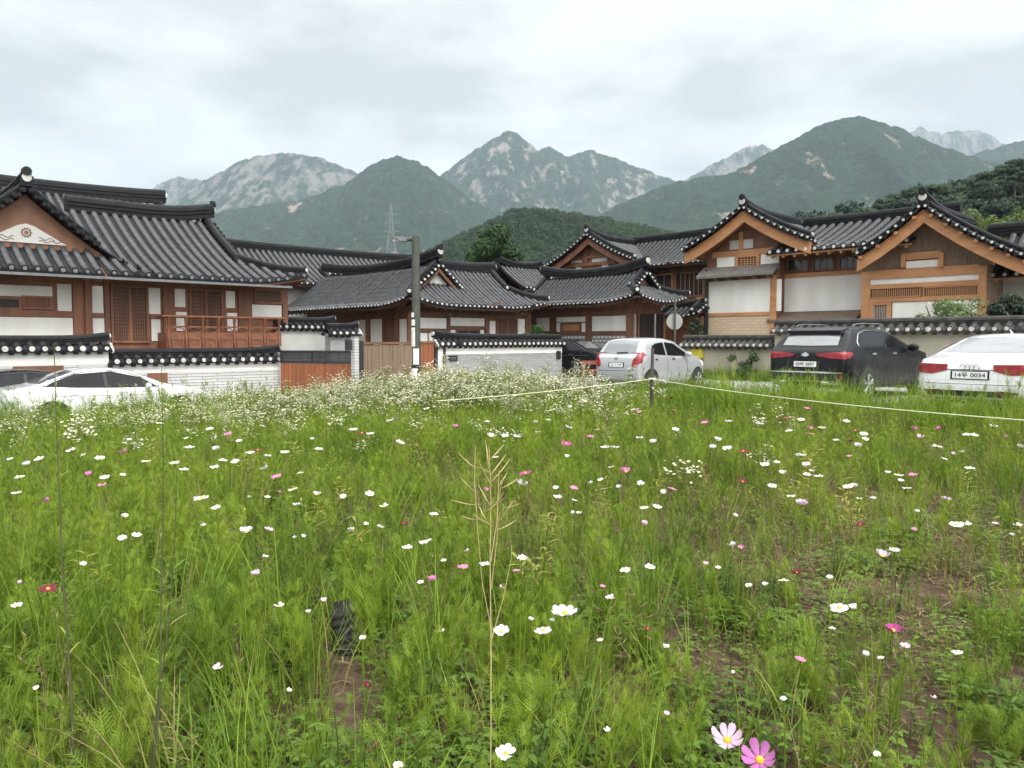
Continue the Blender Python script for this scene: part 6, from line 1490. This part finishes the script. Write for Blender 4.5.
def podz(a, b_, sag_):
    a = K(*a); b_ = K(*b_); b_.y += random.uniform(-.05, .05); m_ = (a + b_) / 2 + Vector((0, 0, -sag_)); pts = [a * (1 - q) ** 2 + m_ * 2 * q * (1 - q) + b_ * q * q for q in np.linspace(0, 1, 8)]
    mb = MB(); mb.tube(pts, [.0008, .0009, .0016, .0019, .0019, .0016, .0011, .0005], 6); part('seed_pod', mb, M['pod'], t)
for a, b_ in (((475, 468), (458, 452)), ((475, 492), (459, 475)), ((476, 505), (451, 497)), ((478, 520), (462, 513)), ((489, 468), (485, 441)), ((490, 459), (504, 446)), ((490, 475), (506, 456)), ((491, 482), (511, 460)), ((498, 486), (507, 475)), ((502, 488), (518, 481)),
               ((490, 505), (478, 488)), ((491, 510), (504, 490)), ((484, 512), (505, 495)), ((492, 525), (474, 512)), ((500, 520), (515, 498)), ((503, 508), (521, 502)), ((497, 530), (517, 523)), ((500, 512), (495, 535)), ((476, 508), (486, 497)), ((486, 520), (477, 506)), ((490, 472), (478, 465)), ((492, 486), (479, 460))): podz(a, b_, .006)
def tall_stem(label, pl, d, r0=.005, leaves=0):
    K = lambda px, py: at(px, py, d)
    b = K(*pl[0]); g_ = gzf(b.x, b.y); b.z = min(b.z, g_); t = thing('tall_weed', label, 'weed', tuple(b)); OFF[t.name] = tuple(b); mb = MB(); pts = [b] + [K(*q) for q in pl[1:]]
    mb.tube(pts, [r0 * (1 - .75 * i / (len(pts) - 1)) for i in range(len(pts))], 6); part('stem', mb, M['dark_stem'], t)
    for i in range(leaves):
        q = on(pts, .25 + .72 * i / leaves); a = random.uniform(0, 6.28); mb = MB(); leaf(mb, q, Vector((math.cos(a), math.sin(a), .6)), random.uniform(.05, .10), .007); part('leaf', mb, M['grass'], t)
tall_stem('tall dark weed stem furthest left, topped by thin side leaves', [(75, 800), (71, 690), (66, 620), (62, 560), (60, 510), (57, 440), (54, 345)], 2.3, .0044, 16)
tall_stem('tall dark weed stem, left one of the close pair left of the dry stalk', [(145, 810), (160, 700), (161, 620), (162, 560), (163, 500), (163, 440)], 2.3, .0038, 12)
tall_stem('tall dark weed stem, right leaning one of the close pair', [(144, 800), (158, 700), (166, 645), (171, 590), (175, 540), (177, 470)], 2.35, .0036, 10)
tall_stem('thin olive weed stem rising in front of the white sedan bonnet', [(163, 470), (163, 440), (162, 400), (161, 352)], 7.5, .006, 7)
tall_stem('thin reddish stem in the right meadow near the bare soil', [(843, 760), (841, 700), (838, 640)], 3.0, .004, 6)
# ================================================================== trees and bushes
M['bark'] = mat('tree_bark', (.10, .075, .055), .9, var=.3, scale=6, stretch=(3, 3, .5), bump=.4)
M['leaf_tree'] = leaf_mat('tree_leaves', (.008, .024, .008), (.035, .075, .018), .3, .5)
M['leaf_pine'] = leaf_mat('pine_needles', (.010, .026, .014), (.035, .062, .026), .2, .12)
M['leaf_light'] = leaf_mat('yellow_green_leaves', (.09, .13, .03), (.20, .22, .06), .35, .3)
M['leaf_bush'] = leaf_mat('bush_leaves', (.04, .08, .03), (.12, .18, .06), .35, 2)
M['leaf_dark'] = leaf_mat('dark_conifer_leaves', (.010, .022, .012), (.03, .055, .024), .2, 1)
def clump(mb, c, r, n, size, mt=0, flat=.8):
    for _ in range(n):
        d = Vector((random.gauss(0, 1), random.gauss(0, 1), random.gauss(0, flat))).normalized() * r * random.uniform(.35, 1.0) ** .6
        d.z *= flat; p = c + d; nv = (d.normalized() + Vector((random.uniform(-.7, .7), random.uniform(-.7, .7), random.uniform(-.2, .9)))).normalized()
        a = nv.orthogonal().normalized(); a = Matrix.Rotation(random.uniform(0, 6.28), 3, nv) @ a; b = nv.cross(a); s = size * random.uniform(.6, 1.3)
        mb.add([p - a * s, p - b * s * .45, p + a * s, p + b * s * .45], [(0, 1, 2, 3)], mt)
def crown_tree(name, label, cat, loc, h, lobes, size, mt, dens, trunk_r, group=None):
    t = thing(name, label, cat, loc, 0, group); OFF[t.name] = (0, 0, 0)
    mb = MB(); mb.tube([(0, 0, -.3), (.03, 0, h * .3), (-.03, .03, h * .6), (0, 0, h * .88)], [trunk_r, trunk_r * .8, trunk_r * .5, trunk_r * .15], 8)
    for (x, y, z, r) in lobes: mb.tube([(0, 0, max(.1, z * .6)), (x * .6, y * .6, z * .85), (x, y, z)], [trunk_r * .4, trunk_r * .22, trunk_r * .08], 6)
    part('trunk', mb, M['bark'], t)
    mb = MB()
    for (x, y, z, r) in lobes: clump(mb, Vector((x, y, z)), r, int(dens * r * r), size, 0, .85)
    part('crown', mb, M[mt], t); return t
# dark round tree behind the middle house
D = 62; base = at(496, 300, D); top = at(496, 219, D).z; zb = gzf(base.x, base.y); h = top - zb; random.seed(21)
lob = []
for k in range(60):
    f = random.uniform(.42, .95); wr = 2.7 * math.sin(min(1, (1.02 - f) * 1.9 + .22) * 1.45); a = random.uniform(0, 6.28); r_ = random.uniform(.3, 1) * wr * .75
    lob.append((r_ * math.cos(a), r_ * math.sin(a), h * f, random.uniform(.6, 1.0)))
crown_tree('broadleaf_tree', 'dark green rounded tree standing behind the roofs below the wooded hill', 'tree', (base.x, base.y, zb), h, lob, .17, 'leaf_tree', 420, .3)
# yellow-green tree right
D = 60; base = at(996, 300, D); top = at(996, 203, D).z; h = top
lob = [(random.uniform(-3.2, 3.2), random.uniform(-1.5, 1.5), h * random.uniform(.72, .92), random.uniform(.7, 1.2)) for k in range(20)]
crown_tree('broadleaf_tree', 'yellow-green tree behind the ridge at the right, below the dark pines', 'tree', (base.x, base.y, 0), h, lob, .16, 'leaf_light', 200, .25)
# pines on the slope at the right: crowns one can tell apart
def pine_meshes(seed):
    random.seed(seed); tr = MB(); tr.tube([(0, 0, -1), (.2, .1, 4), (-.1, .2, 8), (.1, 0, 11)], [.28, .22, .15, .05], 7)
    cr_ = MB()
    for k in range(13):
        f = random.uniform(.45, 1.0); a = random.uniform(0, 6.28); r_ = (1.08 - f) * 4.4 * random.uniform(.5, 1); p = Vector((r_ * math.cos(a), r_ * math.sin(a), 11 * f))
        tr.tube([(0, 0, 11 * f * .92), p], [.09, .03], 5); clump(cr_, p, random.uniform(1.0, 1.7), 190, .30, 0, .45)
    return tr.mesh('trunk', M['bark']), cr_.mesh('crown', M['leaf_pine'])
PM = [pine_meshes(100 + i) for i in range(4)]
random.seed(8); X10, H10 = RID10
order = []
skyp = [(806, 219), (822, 216), (838, 211), (854, 210), (868, 206), (884, 197), (897, 192), (912, 187), (928, 184), (944, 183), (960, 184), (974, 177), (988, 170), (1001, 164), (1016, 158), (1034, 150), (1056, 145), (1080, 142)]
for i, (px, py) in enumerate(skyp):
    d = 142 + random.uniform(-6, 4); p = at(px, py, d); order.append((p.x, d, p.z))
for i in range(26):
    px = random.uniform(835, 1075); py = np.interp(px, [s_[0] for s_ in skyp], [s_[1] for s_ in skyp]) + random.uniform(8, 34); d = 128 - random.uniform(0, 22); p = at(px, py, d); order.append((p.x, d, p.z))
for i, (x, yv, zt_) in enumerate(order):
    sc = random.uniform(.75, 1.1)
    t = thing('pine_tree', ('dark pine standing on the skyline of the slope at the right' if i < len(skyp) else 'dark pine on the slope below the skyline at the right'), 'tree', (x, yv, zt_ - 11.6 * sc), random.uniform(0, 6.28), 'pines on the right-hand slope' if i < len(skyp) else 'pines lower on the right-hand slope'); t.scale = (sc,) * 3
    a, b = PM[i % 4]; link_mesh('trunk', a, t); link_mesh('crown', b, t)
# woods: crowns massed on the two near hills
def wood_crown(i, mt, r=1.0):
    random.seed(300 + i); mb = MB()
    for k in range(7): clump(mb, Vector((random.uniform(-.55, .55), random.uniform(-.55, .55), random.uniform(.1, 1.0))) * r, random.uniform(.4, .6) * r, 42, .17 * r, 0, .9)
    return mb.mesh('wood_crown', M[mt])
M['leaf_wood'] = leaf_mat('hill_wood_leaves', (.016, .034, .016), (.042, .070, .028), .25, .02)
def wood(name, label, obj_mesh, n_, smin, smax, mt, xr, yr, lift=0):
    me = obj_mesh; pts = []; nv = len(me.polygons); rr = np.random.default_rng(5); tries = 0
    cs = np.array([p.center[:] for p in me.polygons]); ar = np.array([p.area for p in me.polygons])
    ok = (cs[:, 0] > xr[0]) & (cs[:, 0] < xr[1]) & (cs[:, 1] > yr[0]) & (cs[:, 1] < yr[1]); ar = ar * ok; ch = rr.choice(nv, n_, p=ar / ar.sum()); P = []
    for c in ch:
        vs = [me.vertices[i].co for i in me.polygons[c].vertices]; u, v = rr.random(2); P.append(vs[0].lerp(vs[1], u).lerp(vs[3].lerp(vs[2], u), v) + Vector((0, 0, lift)))
    s = rr.uniform(smin, smax, n_); P = np.array([tuple(p) for p in P])
    return scatter(name, label, 'woods', [wood_crown(i, mt) for i in range(6)], P, np.stack([rr.normal(0, .1, n_), rr.normal(0, .1, n_), rr.uniform(0, 6.28, n_)], -1), np.stack([s, s, s * rr.uniform(.85, 1.4, n_)], -1), rr.integers(0, 6, n_))
hills = [o for o in COL.objects if o.name.startswith('mountain')]
m9 = [o for o in hills if 0 < min(v.co.y for v in o.data.vertices) < 300 and max(v.co.y for v in o.data.vertices) > 500][0]
m10 = [o for o in hills if max(v.co.y for v in o.data.vertices) < 300][0]
wood('hill_woods', 'mass of small green trees covering the low hill behind the middle roofs', m9.data, 13000, 1.5, 2.8, 'leaf_wood', (-130, 170), (240, 470), -2.6)
wood('slope_woods', 'dark wood covering the slope behind the right-hand roofs', m10.data, 1600, 1.6, 3.0, 'leaf_pine', (30, 130), (95, 175), -.8)
# bushes by the right wall
def bush(name, label, px, py, d, rx, rz, n, size, mt, zbase=None, flowers=0):
    c = at(px, py, d); g_ = gzf(c.x, c.y); t = thing(name, label, 'bush', (c.x, c.y, g_)); OFF[t.name] = (0, 0, 0); cz = c.z - g_; random.seed(int(px))
    mb = MB()
    for k in range(9):
        a = random.uniform(0, 6.28); mb.tube([(0, 0, 0), (rx * .3 * math.cos(a), rx * .3 * math.sin(a), cz * .7), (rx * .8 * math.cos(a), rx * .8 * math.sin(a) * .6, cz + rz * random.uniform(-.4, .7))], [.03, .02, .006], 5)
    part('stem', mb, M['bark'], t); mb = MB()
    for k in range(16): 
        a = random.uniform(0, 6.28); q = random.uniform(.2, .95); clump(mb, Vector((rx * q * math.cos(a), rx * .6 * q * math.sin(a), cz + rz * random.uniform(-.9, .8) * (1 - .3 * q))), rx * .32, n // 16, size, 0, .8)
    if flowers:
        for k in range(flowers): clump(mb, Vector((random.uniform(-rx, rx), random.uniform(-rx * .5, rx * .3), cz + rz * random.uniform(-.5, .8))), .05, 5, .035, 1)
    part('crown', mb, [M[mt], M['petal_small']], t); return t
sq = lambda px, s: (s * SU + T_at(px, s) * CU)
bush('leafy_bush', 'light green leafy bush above the higher beige wall', 947, 311, sq(947, 24.4), .95, .38, 1500, .055, 'leaf_bush', flowers=8)
bush('conifer_bush', 'dark conifer bush behind the wall at the right edge', 1006, 312, sq(1006, 24.3), .75, .8, 3200, .06, 'leaf_dark')
bush('wall_shrub', 'tall leafy shrub growing at the foot of the lower beige wall', 743, 362, sq(743, 22.7), .42, .75, 900, .05, 'leaf_bush')
bush('conifer_bush', 'dark shrub in front of the courtyard gate left of the beige brick', 696, 330, 30.5, .5, .6, 900, .06, 'leaf_dark')
bush('garden_pine', 'small green garden pine behind the grey brick wall', 533, 333, 29.6, .5, .4, 800, .05, 'leaf_tree')
